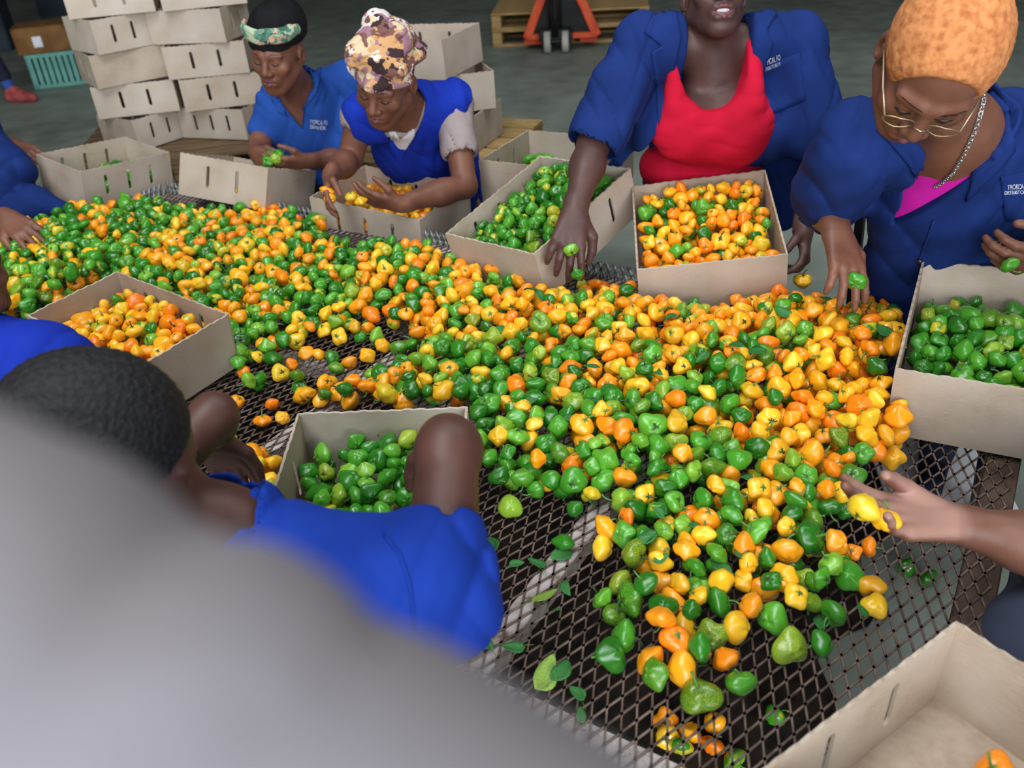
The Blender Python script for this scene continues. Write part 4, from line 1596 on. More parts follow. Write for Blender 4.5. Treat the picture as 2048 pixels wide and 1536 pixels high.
    sh = link('work_shirt', S.mesh('work_shirt'), MAT['shirt_dark'], root, True)
    tr = bvh(sh)
    patch(tr, [(1318, 6), (1352, 20), (1362, 70), (1352, 120), (1336, 190), (1318, 250), (1312, 180), (1302, 104), (1322, 92), (1288, 66)], 'collar', MAT['shirt_dark'], sh, .007, 3)
    patch(tr, [(1492, 10), (1530, 2), (1552, 30), (1532, 62), (1544, 84), (1522, 160), (1512, 240), (1500, 150)], 'collar', MAT['shirt_dark'], sh, .007, 3)
    patch(tr, [(1516, 138), (1600, 104), (1612, 200), (1528, 236)], 'breast_pocket', MAT['shirt_dark'], sh, .003, 3)
    lettering(tr, [('TROPICAL FO', (1520, 133), (6.4, -2.5), (-1.5, -15)), ('DISTRIBUTORS M', (1522, 143), (4.9, -1.9), (-1, -10))], 'logo_lettering', MAT['logo'], sh)
    # hair, mouth
    H = Field(.005)
    H.ell(P(0, -.022, .04), np.array((.088, .1, .088)) * hs, R, .01)
    H.ell(P(0, .09, -.005), np.array((.072, .07, .09)) * hs, R, .01, 's')
    H.fn(cutfn(P(0, 0, -.03), R[2]), np.asarray(c_) - .3, np.asarray(c_) + .3, .004, 's')
    H.disp(folds(R[0], R[1], .0025, 220, 60))
    link('hair', H.mesh('hair'), MAT['hair_black'], root, True)
    eyes(root, P, R, hs)
    lips(root, P, hs, .010)
    Tt = Field(.0022)
    Tt.ell(P(0, .0905, -.0625), np.array((.017, .007, .0065)) * hs, R, .002)
    link('teeth', Tt.mesh('teeth'), MAT['teeth'], root, True)
    legs(root, hip, f, MAT['trouser'], .2)
    tip = dep(1604, 525, 2.315)
    Rp = basis((0, 1, 0), (0, 0, 1)).T
    pp = dep(1605, 561, 2.33)
    make_pepper(pp, .0225, 'ripe', 'orange pepper hanging by its stem from a hand beside the mixed box', 'held peppers', Rp, 0, 0)
    pg = dep(1142, 500, 2.235)
    make_pepper(pg, .018, 'green', 'light green pepper gripped in the fingers over the tilted box', 'held peppers')
    make_pepper(dep(1155, 548, 2.24), .015, 'green', 'green pepper dropping from the fingers in front of the tilted box', 'held peppers')
    return root


# ===== worker with orange hair ==============================================
def worker_orange():
    f = N((-.50, -.85, -.2))
    SL, SR = dep(1722, 285, 1.80), dep(2120, 262, 1.80)
    neck, chest, waist = dep(1915, 262, 1.74), dep(1895, 395, 1.95), dep(1880, 520, 2.10)
    hip = waist - np.array([f[0], f[1], 0]) * .08; hip[2] = .47
    EL, WL = dep(1652, 398, 2.05), dep(1672, 462, 1.93)
    ER, WR = dep(2190, 470, 1.95), dep(2112, 498, 1.80)
    root = person('worker with short orange hair and glasses in a blue shirt over magenta, looking down', hip)
    sd = N(SR - SL)
    B = Field(.0042)
    torso_ops(B, SL, SR, neck, chest, waist, hip, f, 0, 1.0)
    hs = 1.14
    c_ = dep(1872, 122, 1.47)
    R = basis(face_frame(-.24, .96, .08), -FWD * .95 - IY * .2)
    P = head_ops(B, c_, R, hs)
    B.cap(P(0, -.03, -.06), neck, .056, .064, .04)
    B.cap(neck, chest + f * .02, .065, .05, .04)
    arm_ops(B, SL, EL, WL, 1.05, 1.1); arm_ops(B, SR, ER, WR, 1.05, 1.1)
    hand_ops(B, WL, N(dep(1712, 590, 1.88) - WL), N(-FWD * .85 + IX * .25 - IY * .3), -1, (.30, .28, .34, .42), .5, .16, 1.1)
    hand_ops(B, WR, N(dep(1990, 535, 1.75) - WR), N(-FWD * .5 + IY * .75), 1, (.62, .66, .7, .75), .55, .02, 1.12)
    body = link('body', B.mesh('body'), MAT['skin_b'], root, True)
    tb_ = bvh(body)
    # magenta top
    G = Field(.006)
    g = .002
    G.cap(neck, chest, .085 + g, .135 + g, .04, (f, .74)).cap(chest, waist, .142 + g, .13 + g, .05, (f, .76)).cap(waist, hip, .132 + g, .16 + g, .05, (f, .82))
    G.fn(cutfn(dep(1890, 318, 1.76), -N(UP * .9 + f * .3)), chest - .6, chest + .6, .003)
    link('magenta_top', G.mesh('magenta_top'), MAT['pink'], root, True)
    S = Field(.005)
    g = .028
    torso_ops(S, SL, SR, neck - f * .01, chest, waist, hip, f, g, 1.0)
    S.cap(SL, SL + (EL - SL) * .95, .085, .088, .03).cap(SR, SR + (ER - SR) * .9, .085, .088, .03)
    S.cap(dep(1700, 330, 1.86), dep(1665, 385, 1.96), .08, .075, .03)
    oc = dep(1907, 300, 1.76)

    def vneck(X, Y, Z):
        x, y, z = X - oc[0], Y - oc[1], Z - oc[2]
        lat = x * sd[0] + y * sd[1] + z * sd[2]
        fr = x * f[0] + y * f[1] + z * f[2]
        return np.maximum(np.abs(lat - .2 * z + .012) - (.058 + np.where(z > 0, z * .42, z * .30)), -(fr + .05)) * .8
    S.disp(folds(sd + UP * .8, sd, .005, 42, 12, .4)); S.disp(folds(sd - UP * .4, UP, .004, 60, 18, 2.0))
    S.fn(vneck, oc - (.4, .4, .32), oc + (.4, .4, .3), .006)
    S.cap(neck + UP * .02, P(0, -.01, -.02), .083, .1, .008, None, 's')
    S.cap(EL + (SL - EL) * .5, EL + (EL - SL) * .4, .068, .078, .004, None, 's').cap(ER + (SR - ER) * .5, ER + (ER - SR) * .4, .068, .078, .004, None, 's')
    sh = link('work_shirt', S.mesh('work_shirt'), MAT['shirt_dark'], root, True)
    tr = bvh(sh)
    patch(tr, [(1755, 262), (1800, 262), (1842, 280), (1862, 390), (1830, 350), (1790, 300)], 'collar', MAT['shirt_dark'], sh, .008, 3)
    patch(tr, [(1985, 180), (2020, 215), (2025, 300), (1990, 345), (1930, 400), (1960, 300)], 'collar', MAT['shirt_dark'], sh, .008, 3)
    patch(tr, [(2000, 352), (2060, 340), (2060, 450), (2010, 440)], 'breast_pocket', MAT['shirt_dark'], sh, .003, 3)
    line_on(tr, [(1868, 440), (1850, 490), (1838, 525)], .003, 'placket_seam', MAT['shirt_dark'], sh, .001)
    bt = cast(tr, 1840, 521, .002)
    if bt:
        Fb = Field(.002); Fb.ell(bt[0], (.008, .008, .008), None, .001)
        link('snap_button', Fb.mesh('snap_button'), MAT['button'], sh, True)
    lettering(tr, [('TROPICAL FO', (2011, 378), (7.8, -.3), (0, -14)), ('DISTRIBUTORS', (2006, 388), (6.4, -.3), (0, -10))], 'logo_lettering', MAT['logo'], sh)
    # cropped orange hair
    H = Field(.0045)
    H.ell(P(0, -.014, .036), np.array((.0845, .106, .091)) * hs, R, .01)
    H.ell(P(0, .12, .006), np.array((.088, .082, .092)) * hs, R, .014, 's')
    H.fn(cutfn(P(0, -.06, -.025), N(R[2] + R[1] * .1)), np.asarray(c_) - .3, np.asarray(c_) + .3, .004, 's')
    rr = np.random.default_rng(3)
    K = rr.normal(size=(10, 3)) * 520

    def fuzz(X, Y, Z):
        v = 0
        for k_ in K:
            v = v + np.sin(X * k_[0] + Y * k_[1] + Z * k_[2])
        return v * .00028
    H.disp(fuzz)
    link('hair', H.mesh('hair'), MAT['hair_orange'], root, True)
    eyes(root, P, R, hs)
    lips(root, P, hs)
    # glasses
    gl = empty('glasses_anchor') if False else None
    mb = MB()
    for q in (-1, 1):
        ring = [P(q * .033 + .024 * math.cos(a) * (1 if q > 0 else 1), .104 - .004 * abs(math.cos(a)), -.008 + .0145 * math.sin(a)) for a in np.linspace(0, 2 * math.pi, 22)]
        mb.tube(ring, .0010 * hs, 6, False)
        mb.tube([P(q * .057, .1, -.002), P(q * .07, .06, .003), P(q * .083, -.005, .006)], .0016 * hs, 6)
    mb.tube([P(-.010, .107, -.006), P(0, .112, -.003), P(.010, .107, -.006)], .0015 * hs, 6)
    mb.build('glasses', MAT['gold'], root, True)
    F_ = Field(.002); F_.sph(P(.081, -.002, -.042) if (P(.081, 0, 0) - P(-.081, 0, 0)) @ IX > 0 else P(-.081, -.002, -.042), .0075, .001)
    link('earring', F_.mesh('earring'), MAT['steel'], root, True)
    # chain from the glasses, link by link
    pts = [(1966, 182), (1958, 215), (1945, 262), (1928, 305), (1908, 340), (1888, 360), (1868, 373)]
    tr2 = [tr, tb_, bvh(bpy.data.objects[root.children[1].name])]
    path = []
    for i in range(len(pts) - 1):
        for t in np.linspace(0, 1, 7)[:-1]:
            x, y = np.array(pts[i]) * (1 - t) + np.array(pts[i + 1]) * t
            best = None
            for tt in tr2:
                h = cast(tt, x, y, .006)
                if h and (best is None or (h[0] - Vector(_eye)).length < (best - Vector(_eye)).length):
                    best = h[0]
            if best is not None:
                path.append(np.array(best))
    ch = MB()
    for i in range(len(path) - 1):
        m_ = (path[i] + path[i + 1]) / 2; d = path[i + 1] - path[i]; L = np.linalg.norm(d)
        if L > .05 or L < 1e-4:
            continue
        d = d / L
        a = N(np.cross(d, FWD)); b2 = np.cross(d, a)
        e = a if i % 2 else N(a + b2)
        ring = [m_ + d * L * .72 * math.cos(q) + e * .0038 * math.sin(q) for q in np.linspace(0, 2 * math.pi, 11)]
        ch.tube(ring, .0011, 5, False)
    ch.build('chain', MAT['steel'], root, True)
    legs(root, hip, f, MAT['trouser'], -.02, .1)
    make_pepper(dep(1712, 562, 1.895), .02, 'green', 'bright green pepper picked up in the spread fingers by the orange heap', 'held peppers')
    make_pepper(dep(2018, 530, 1.745), .017, 'green', 'dark green pepper half hidden in the curled hand above the box', 'held peppers')
    # chair
    chair = empty('chair', (hip[0], hip[1], 0))
    tag(chair, 'black plastic chair behind the worker with orange hair', 'chair')
    fx = N((f[0], f[1], 0)); sx = np.cross(UP, fx)
    Rc = np.array([sx, fx, UP]).T
    cb = np.array([hip[0], hip[1], 0]) - fx * .06
    MB().box(cb + UP * .335, (.44, .42, .025), Rc, .008).build('seat', MAT['black_plastic'], chair)
    for a in (-1, 1):
        for b_ in (-1, 1):
            MB().tube([cb + sx * a * .2 + fx * b_ * .19 + UP * .33, cb + sx * a * .22 + fx * b_ * .21], [.018, .014], 8).build('leg', MAT['black_plastic'], chair)
    bk = cb - fx * .26
    top = [bk + sx * (.25 * math.cos(a)) + UP * (.70 + .22 * math.sin(a)) - fx * .03 for a in np.linspace(0, math.pi, 14)]
    MB().tube([bk + sx * .22 + UP * .335 + fx * .06] + top + [bk - sx * .22 + UP * .335 + fx * .06], .016, 8).build('back_frame', MAT['black_plastic'], chair, True)
    for q in (-.12, 0, .12):
        MB().tube([bk + sx * q + UP * .335 + fx * .05, bk + sx * q + UP * .895 - fx * .03], .012, 8).build('back_slat', MAT['black_plastic'], chair)
    return root


# ===== worker in the printed headwrap =======================================
def worker_wrap():
    f = N((-.45, -.85, -.15))
    SL, SR = dep(722, 238, 2.926), dep(905, 208, 2.989)
    neck, chest, waist = dep(825, 228, 2.96), dep(825, 296, 3.20), dep(855, 360, 3.38)
    hip = waist - np.array([f[0], f[1], 0]) * .06; hip[2] = .46
    EL, WL = dep(700, 318, 2.989), dep(662, 350, 2.821)
    ER, WR = dep(930, 372, 2.947), dep(800, 408, 2.801)
    root = person('worker in a printed headwrap and blue tabard with bare arms over a box', hip)
    sd = N(SR - SL)
    B = Field(.0046)
    torso_ops(B, SL, SR, neck, chest, waist, hip, f, 0, .9)
    hs = 1.12
    c_ = dep(772, 160, 2.717)
    R = basis(face_frame(-.30, .80, .50), -FWD * .85 - IY * .5)
    P = head_ops(B, c_, R, hs)
    B.cap(P(0, -.03, -.06), neck, .05, .056, .03)
    arm_ops(B, SL, EL, WL, 1.02, 1.05); arm_ops(B, SR, ER, WR, 1.02, 1.05)
    hand_ops(B, WL, N(dep(650, 412, 2.780) - WL), N(-FWD * .2 - IX * .9), -1, (.35, .4, .45, .5), .55, .06, 1.0)
    hand_ops(B, WR, N(dep(690, 388, 2.738) - WR), N(IY * .9 - FWD * .3), 1, (.3, .34, .4, .45), .5, .06, 1.0)
    link('body', B.mesh('body'), MAT['skin_b'], root, True)
    G = Field(.006)
    g = .013
    torso_ops(G, SL, SR, neck, chest, waist, hip, f, g, .9)
    G.cap(SR, SR + (ER - SR) * .55, .066, .066, .02)
    G.disp(folds(sd, UP, .0025, 60, 30))
    G.cap(SR + (ER - SR) * .2, SR + (ER - SR) * .9, .052, .058, .004, None, 's').cap(SL + (EL - SL) * .2, SL + (EL - SL) * .9, .054, .058, .004, None, 's')
    G.cap(neck + f * .12 - UP * .03, neck + f * .05 + UP * .14, .062, .10, .01, None, 's')
    tee = link('t_shirt', G.mesh('t_shirt'), MAT['tee_grey'], root, True)
    trt = bvh(tee)
    S = Field(.0055)
    g = .028
    S.cap(SL + sd * .02, SR - sd * .0, .066 + g * .8, .066 + g * .8, .03, (f, .95))
    S.cap(neck, chest, .085 + g, .12 + g, .04, (f, .74)).cap(chest, waist, .13 + g, .125 + g, .05, (f, .76)).cap(waist, hip, .125 + g, .15 + g, .05, (f, .82))
    oc = dep(806, 262, 2.863)

    def vneck(X, Y, Z):
        x, y, z = X - oc[0], Y - oc[1], Z - oc[2]
        lat = x * sd[0] + y * sd[1] + z * sd[2]
        fr = x * f[0] + y * f[1] + z * f[2]
        return np.maximum(np.abs(lat) - (.062 + z * .42), -(fr + .1)) * .85
    S.disp(folds(sd, UP, .005, 52, 9, .7)); S.disp(folds(sd + UP, sd, .003, 70, 20, 1.9))
    S.fn(vneck, oc - (.3, .3, .16), oc + (.3, .3, .3), .006)
    S.cap(neck, P(0, -.01, -.05), .07, .08, .008, None, 's')
    # wide arm holes
    S.cap(SR + sd * .085 - UP * .02, ER + sd * .04, .07, .07, .01, None, 's').cap(SL - sd * .10 - UP * .03, EL - sd * .05, .07, .07, .01, None, 's')
    sh = link('tabard', S.mesh('tabard'), MAT['shirt_royal'], root, True)
    trs = bvh(sh)
    # side panel of the tabard hanging beside the arm
    a, b_ = dep(918, 205, 3.083), dep(962, 395, 3.135)
    F_ = Field(.006)
    F_.cap(a, dep(945, 300, 3.114), .05, .04, .02, (sd, .35)).cap(dep(945, 300, 3.114), b_, .04, .02, .02, (sd, .35))
    F_.disp(folds(IX, IY, .003, 70))
    link('tabard_tie', F_.mesh('tabard_tie'), MAT['shirt_royal'], sh, True)
    patch(trt, [(772, 248), (790, 262), (800, 280), (815, 268), (828, 250), (830, 275), (820, 300), (805, 312), (788, 300)], 'lace_bib', MAT['lace'], tee, .004, 3)
    eyes(root, P, R, hs); lips(root, P, hs)
    # headwrap: dome plus twisted rolls
    H = Field(.0046)
    H.ell(P(0, -.03, .062), np.array((.09, .108, .094)) * hs, R, .01)
    H.cap(P(-.075, .03, .045), P(0, .088, .05), .026, .022, .02).cap(P(0, .088, .05), P(.075, .03, .045), .022, .026, .02)
    H.cap(P(-.06, .04, .085), P(.05, .06, .11), .03, .034, .02).cap(P(.04, .05, .115), P(.02, -.04, .155), .036, .034, .02)
    H.cap(P(-.05, -.02, .13), P(.04, -.06, .14), .036, .034, .02).cap(P(-.07, -.06, .05), P(.07, -.06, .05), .05, .05, .02)
    H.fn(cutfn(P(0, .085, .03), N(R[2] + R[1] * .28)), np.asarray(c_) - .3, np.asarray(c_) + .3, .006, 's')
    H.disp(folds(R[2] + R[0] * .5, R[0], .004, 150, 40, .5)); H.disp(folds(R[0] - R[1], R[2], .003, 110, 60, 1.5))
    link('headwrap', H.mesh('headwrap'), MAT['wrap'], root, True)
    legs(root, hip, f, MAT['trouser'], .2)
    for x, y, d, r, w_ in ((655, 382, 2.774, .02, 'orange pepper pinched upright in the far hand of the headwrapped worker'), (660, 398, 2.769, .017, 'deep orange pepper under the pinched one'), (702, 393, 2.764, .018, 'yellow-orange pepper lying in the palm of the headwrapped worker'), (722, 402, 2.759, .017, 'small orange pepper beside the one in the headwrapped worker\'s palm')):
        make_pepper(dep(x, y, d), r, 'ripe', w_, 'held peppers')
    return root


# ===== worker in the black cap ==============================================
def worker_cap():
    f = N((-.45, -.85, -.15))
    SL, SR = dep(556, 212, 3.30), dep(668, 178, 3.36)
    SR = SL + N(SR - SL) * .30
    neck, chest, waist = dep(600, 182, 3.26), dep(612, 245, 3.40), dep(610, 305, 3.50)
    hip = waist - np.array([f[0], f[1], 0]) * .06; hip[2] = .46
    EL, WL = dep(528, 268, 3.36), dep(512, 305, 3.26)
    ER, WR = dep(690, 318, 3.40), dep(612, 322, 3.24)
    root = person('worker in a black cap with a green flowered band holding green peppers', hip)
    sd = N(SR - SL)
    B = Field(.005)
    torso_ops(B, SL, SR, neck, chest, waist, hip, f, 0, .9)
    hs = 1.08
    c_ = dep(556, 104, 3.02)
    R = basis(face_frame(-.25, .68, .68), -FWD * .6 - IY * .75)
    P = head_ops(B, c_, R, hs)
    B.cap(P(0, -.03, -.06), neck, .05, .056, .03)
    arm_ops(B, SL, EL, WL, 1.0, 1.0); arm_ops(B, SR, ER, WR, 1.0, 1.0)
    hand_ops(B, WL, N(dep(528, 332, 3.2) - WL), N(-FWD * .5 - IX * .6), -1, (.4, .45, .5, .55), .5, .04, 1.0)
    hand_ops(B, WR, N(dep(550, 330, 3.18) - WR), N(IY * .8 - FWD * .4), 1, (.35, .4, .45, .5), .5, .04, 1.0)
    link('body', B.mesh('body'), MAT['skin_b'], root, True)
    S = Field(.0055)
    g = .026
    torso_ops(S, SL, SR, neck, chest, waist, hip, f, g, .92)
    S.cap(SL, SL + (EL - SL) * .85, .074, .07, .03).cap(SR, SR + (ER - SR) * .8, .076, .076, .03)
    oc = dep(582, 195, 3.24)

    def vneck(X, Y, Z):
        x, y, z = X - oc[0], Y - oc[1], Z - oc[2]
        lat = x * sd[0] + y * sd[1] + z * sd[2]
        fr = x * f[0] + y * f[1] + z * f[2]
        return np.maximum(np.abs(lat) - (.045 + z * .38), -(fr + .1)) * .85
    S.disp(folds(sd + UP * .4, UP, .0045, 50, 11, .3)); S.disp(folds(sd - UP * .6, sd, .003, 70, 20, 1.2))
    S.fn(vneck, oc - (.3, .3, .2), oc + (.3, .3, .3), .006)
    S.cap(neck, P(0, -.01, -.05), .068, .08, .008, None, 's')
    sh = link('work_shirt', S.mesh('work_shirt'), MAT['shirt_pale'], root, True)
    tr = bvh(sh)
    patch(tr, [(600, 150), (622, 118), (645, 130), (632, 185), (600, 232), (605, 190)], 'collar', MAT['shirt_pale'], sh, .007, 3)
    patch(tr, [(545, 178), (562, 182), (572, 232), (556, 225), (546, 200)], 'collar', MAT['shirt_pale'], sh, .007, 3)
    lettering(tr, [('TROPICAL FO', (620, 246), (5.4, .5), (0, -12)), ('DISTRIBUTORS', (620, 256), (4.6, .5), (0, -10))], 'logo_lettering', MAT['logo'], sh)
    eyes(root, P, R, hs); lips(root, P, hs)
    H = Field(.005)
    H.ell(P(0, -.022, .055), np.array((.092, .112, .098)) * hs, R, .01)
    H.ell(P(0, -.075, .075), np.array((.072, .07, .075)) * hs, R, .02)
    H.fn(cutfn(P(0, .085, .03), N(R[2] + R[1] * .1)), np.asarray(c_) - .3, np.asarray(c_) + .3, .006, 's')
    H.disp(folds(R[0], R[2], .0022, 120, 40))
    cap_o = link('cap', H.mesh('cap'), MAT['cap_black'], root, True)
    H = Field(.0045)
    for a in range(10):
        t0, t1 = -1.25 + a * .25, -1.25 + (a + 1) * .25
        e = lambda t: P(.093 * math.sin(t), -.022 + .112 * math.cos(t), .086)
        H.cap(e(t0), e(t1), .021, .021, .01, (N(e((t0 + t1) / 2) - P(0, -.022, .086)), .4))
    H.disp(folds(R[2], R[0], .0015, 190, 40))
    link('headband', H.mesh('headband'), MAT['band'], cap_o, True)
    legs(root, hip, f, MAT['trouser'], .2)
    for i, (x, y, d, w_) in enumerate(((540, 310, 3.17, 'green pepper with a yellow tip cupped in the capped worker\'s hands'), (552, 318, 3.16, 'bright green pepper cupped in the capped worker\'s hands'), (535, 322, 3.16, 'dark green pepper low in the capped worker\'s hands'), (560, 308, 3.18, 'light green pepper at the wrist side of the capped worker\'s hands'))):
        make_pepper(dep(x, y, d), .019, 'green', w_, 'held peppers')
    return root


# ===== near worker bent over the box ========================================
def worker_near():
    f = N((.25, .95, -.25))
    SR, SL = dep(790, 1200, 1.03), dep(180, 1085, 1.12)
    neck, chest = dep(445, 1085, 1.07), dep(500, 1240, 1.12)
    waist = chest - f * np.array([1, 1, 0]) * .10 + np.array([-.02, 0, -.2])
    hip = waist - f * np.array([1, 1, 0]) * .06; hip[2] = .46
    ER, WR = dep(898, 900, 1.15), dep(892, 872, 1.37)
    EL, WL = dep(428, 832, 1.26), dep(415, 872, 1.46)
    root = person('worker bent over the near box, dark cropped hair and blue shirt seen from behind', hip)
    sd = N(SR - SL)
    B = Field(.0042)
    torso_ops(B, SL, SR, neck, chest, waist, hip, f, 0, .95)
    hs = 1.0
    c_ = dep(205, 905, .97)
    fh = N((.72, .42, -.5))
    R = basis(fh, N(UP * .85 + np.array([-.25, -.3, .2])))
    P = head_ops(B, c_, R, hs)
    B.cap(P(0, -.03, -.05), neck, .056, .062, .03)
    arm_ops(B, dep(880, 1150, 1.04), ER, WR, 1.0, 1.0); arm_ops(B, SL, EL, WL, .9, .95); B.cap(SR, dep(880, 1150, 1.04), .06, .052, .03)
    B.sph(ER, .042, .02)
    hand_ops(B, WR, N(np.array([-.1, .3, -.8])), N((0, .9, .3)), -1, (.3, .3, .3, .3), .4, .05)
    hand_ops(B, WL, N(np.array([.1, .3, -.8])), N((0, .9, .3)), 1, (.3, .3, .3, .3), .4, .05)
    link('body', B.mesh('body'), MAT['skin_a'], root, True)
    S = Field(.005)
    g = .026
    torso_ops(S, SL, SR, neck, chest, waist, hip, f, g, .98)
    cf = dep(872, 1112, 1.06)
    S.cap(SR, cf, .085, .07, .04).cap(dep(820, 1190, 1.0), dep(912, 1215, 1.02), .072, .05, .05).cap(dep(640, 1190, 1.05), SR, .085, .08, .04)
    S.cap(SL, SL + (EL - SL) * .5, .08, .07, .03)
    S.disp(folds(IX + IY * .2, IY, .0055, 40, 9, .9)); S.disp(folds(IX - IY * .8, IX, .0035, 62, 16, 2.0))
    S.cap(dep(884, 1090, 1.06), ER, .050, .056, .005, None, 's')
    S.cap(EL + (SL - EL) * .5, EL + (EL - SL) * .4, .058, .066, .004, None, 's')
    S.cap(neck + UP * .03, P(0, 0, 0), .075, .1, .008, None, 's')
    dd = N(dep(940, 1120, 1.02) - dep(760, 1120, 1.02))
    sh = link('work_shirt', S.mesh('work_shirt'), MAT['shirt'], root, True)
    tr = bvh(sh)
    line_on(tr, [(768, 1070), (800, 1110), (822, 1180), (830, 1260)], .0022, 'shoulder_seam', MAT['shirt'], sh, .001)
    # collar tip standing up beside the face
    ca, cb2, cc2 = dep(512, 988, 1.06), dep(455, 1070, 1.03), dep(520, 1075, 1.05)
    F_ = Field(.004)
    F_.cap(ca, cb2, .006, .016, .01).cap(ca, cc2, .006, .016, .01).cap(cb2, cc2, .016, .018, .02)
    link('collar', F_.mesh('collar'), MAT['shirt'], sh, True)
    H = Field(.004)
    H.ell(P(0, -.02, .034), np.array((.086, .104, .09)) * hs, R, .01)
    H.ell(P(0, .098, -.02), np.array((.075, .062, .085)) * hs, R, .012, 's')
    H.fn(cutfn(P(0, -.05, -.06), N(R[2])), np.asarray(c_) - .3, np.asarray(c_) + .3, .004, 's')
    c0 = P(0, -.02, .034)

    def rows(X, Y, Z):               # tight rows of plaits running front to back, knotted along their length
        x = (X - c0[0]) * R[0][0] + (Y - c0[1]) * R[0][1] + (Z - c0[2]) * R[0][2]
        y = (X - c0[0]) * R[1][0] + (Y - c0[1]) * R[1][1] + (Z - c0[2]) * R[1][2]
        z = (X - c0[0]) * R[2][0] + (Y - c0[1]) * R[2][1] + (Z - c0[2]) * R[2][2]
        a = np.arctan2(x, z + 1e-6); b_ = np.arctan2(y, z + .12)
        return -.0026 * np.abs(np.sin(a * 15)) * (.6 + .4 * np.sin(b_ * 95 + 3 * np.sin(a * 15)))
    H.disp(rows)
    link('hair', H.mesh('hair'), MAT['hair_black'], root, True)
    eyes(root, P, R, hs); lips(root, P, hs)
    legs(root, hip, f, MAT['trouser'], .3)
    return root


# ===== neighbour, only a shoulder in view ===================================
def worker_neighbour():
    f = N((.45, .88, -.1))
    SR, SL = dep(95, 752, 1.46), dep(-230, 735, 1.56)
    neck, chest = dep(-60, 715, 1.47), dep(-50, 840, 1.55)
    waist = chest + np.array([-.04, -.08, -.2]); hip = waist + np.array([-.02, -.05, 0]); hip[2] = .46
    ER, WR = dep(170, 830, 1.60), dep(235, 800, 1.85)
    EL, WL = dep(-280, 760, 1.8), dep(-120, 760, 2.0)
    root = person('worker whose royal-blue shoulder rises behind the dark cropped head', hip)
    B = Field(.006)
    torso_ops(B, SL, SR, neck, chest, waist, hip, f, 0, .95)
    R = basis(N((.5, .7, -.5)), UP)
    c_ = dep(-120, 560, 1.40)
    P = head_ops(B, c_, R, 1.0)
    B.cap(P(0, -.03, -.06), neck, .055, .06, .03)
    arm_ops(B, SR, ER, WR); arm_ops(B, SL, EL, WL)
    hand_ops(B, WR, N((.2, .6, -.6)), N((0, .3, .9)), -1, (.4, .4, .4, .4)); hand_ops(B, WL, N((.3, .6, -.5)), N((0, .3, .9)), 1, (.4, .4, .4, .4))
    link('body', B.mesh('body'), MAT['skin_b'], root, True)
    S = Field(.007)
    torso_ops(S, SL, SR, neck, chest, waist, hip, f, .028, .98)
    S.cap(SR, SR + (ER - SR) * .9, .085, .08, .03).cap(SL, SL + (EL - SL) * .8, .08, .075, .03)
    S.disp(folds(IX + IY * .5, IY, .004, 45, 12, .2))
    link('work_shirt', S.mesh('work_shirt'), MAT['shirt_royal'], root, True)
    H = Field(.006)
    H.ell(P(0, -.02, .034), (.086, .104, .09), R, .01)
    H.ell(P(0, .098, -.02), (.075, .062, .085), R, .012, 's')
    link('hair', H.mesh('hair'), MAT['hair_black'], root, True)
    legs(root, hip, f, MAT['trouser'], .3)
    return root


# ===== worker at the far end ================================================
def worker_end():
    f = N((.75, -.6, -.1))
    SL, SR = dep(-45, 262, 3.45), dep(-190, 330, 3.15)
    neck, chest, waist = dep(-130, 265, 3.35), dep(-110, 370, 3.35), dep(-120, 450, 3.4)
    hip = waist.copy(); hip[2] = .46
    EL, WL = dep(28, 395, 3.42), dep(22, 300, 3.55)
    ER, WR = dep(-110, 445, 2.92), dep(14, 436, 2.84)
    root = person('worker at the far end of the table, only blue sleeve, lap and hands in view', hip)
    sd = N(SR - SL)
    B = Field(.005)
    torso_ops(B, SL, SR, neck, chest, waist, hip, f, 0, .95)
    R = basis(N((.7, -.55, -.4)), UP)
    c_ = dep(-150, 160, 3.25)
    P = head_ops(B, c_, R, 1.0)
    B.cap(P(0, -.03, -.06), neck, .055, .06, .03)
    W1 = dep(30, 292, 3.5)
    E1 = dep(-30, 330, 3.6)
    arm_ops(B, SL, E1, W1); arm_ops(B, SR, ER, WR)
    hand_ops(B, W1, N(dep(92, 322, 3.44) - W1), N(-FWD * .7 - IY * .5), 1, (.3, .35, .4, .4), .5, .08, 1.05)
    hand_ops(B, WR, N(dep(84, 486, 2.78) - WR), N(-FWD * .75 - IY * .5), 1, (.25, .3, .35, .4), .4, .12, 1.15)
    link('body', B.mesh('body'), MAT['skin_b'], root, True)
    S = Field(.006)
    torso_ops(S, SL, SR, neck, chest, waist, hip, f, .028, .98)
    S.cap(dep(-40, 275, 3.36), dep(8, 345, 3.34), .085, .105, .03).cap(dep(8, 345, 3.34), dep(-30, 420, 3.3), .1, .11, .04)
    S.cap(SR, SR + (ER - SR) * .8, .08, .078, .03)
    S.cap(dep(-40, 430, 3.32), dep(70, 412, 3.34), .1, .072, .04).cap(dep(70, 412, 3.34), dep(150, 432, 3.36), .072, .035, .03)
    S.disp(folds(IX + IY, IX, .006, 34, 12, .6)); S.disp(folds(IX - IY * .5, IY, .004, 58, 16, 1.7))
    link('work_shirt', S.mesh('work_shirt'), MAT['shirt_dark'], root, True)
    H = Field(.006)
    H.ell(P(0, -.02, .034), (.086, .104, .09), R, .01)
    H.ell(P(0, .098, -.02), (.075, .062, .085), R, .012, 's')
    link('hair', H.mesh('hair'), MAT['hair_black'], root, True)
    legs(root, hip, f, MAT['trouser'], .25)
    return root


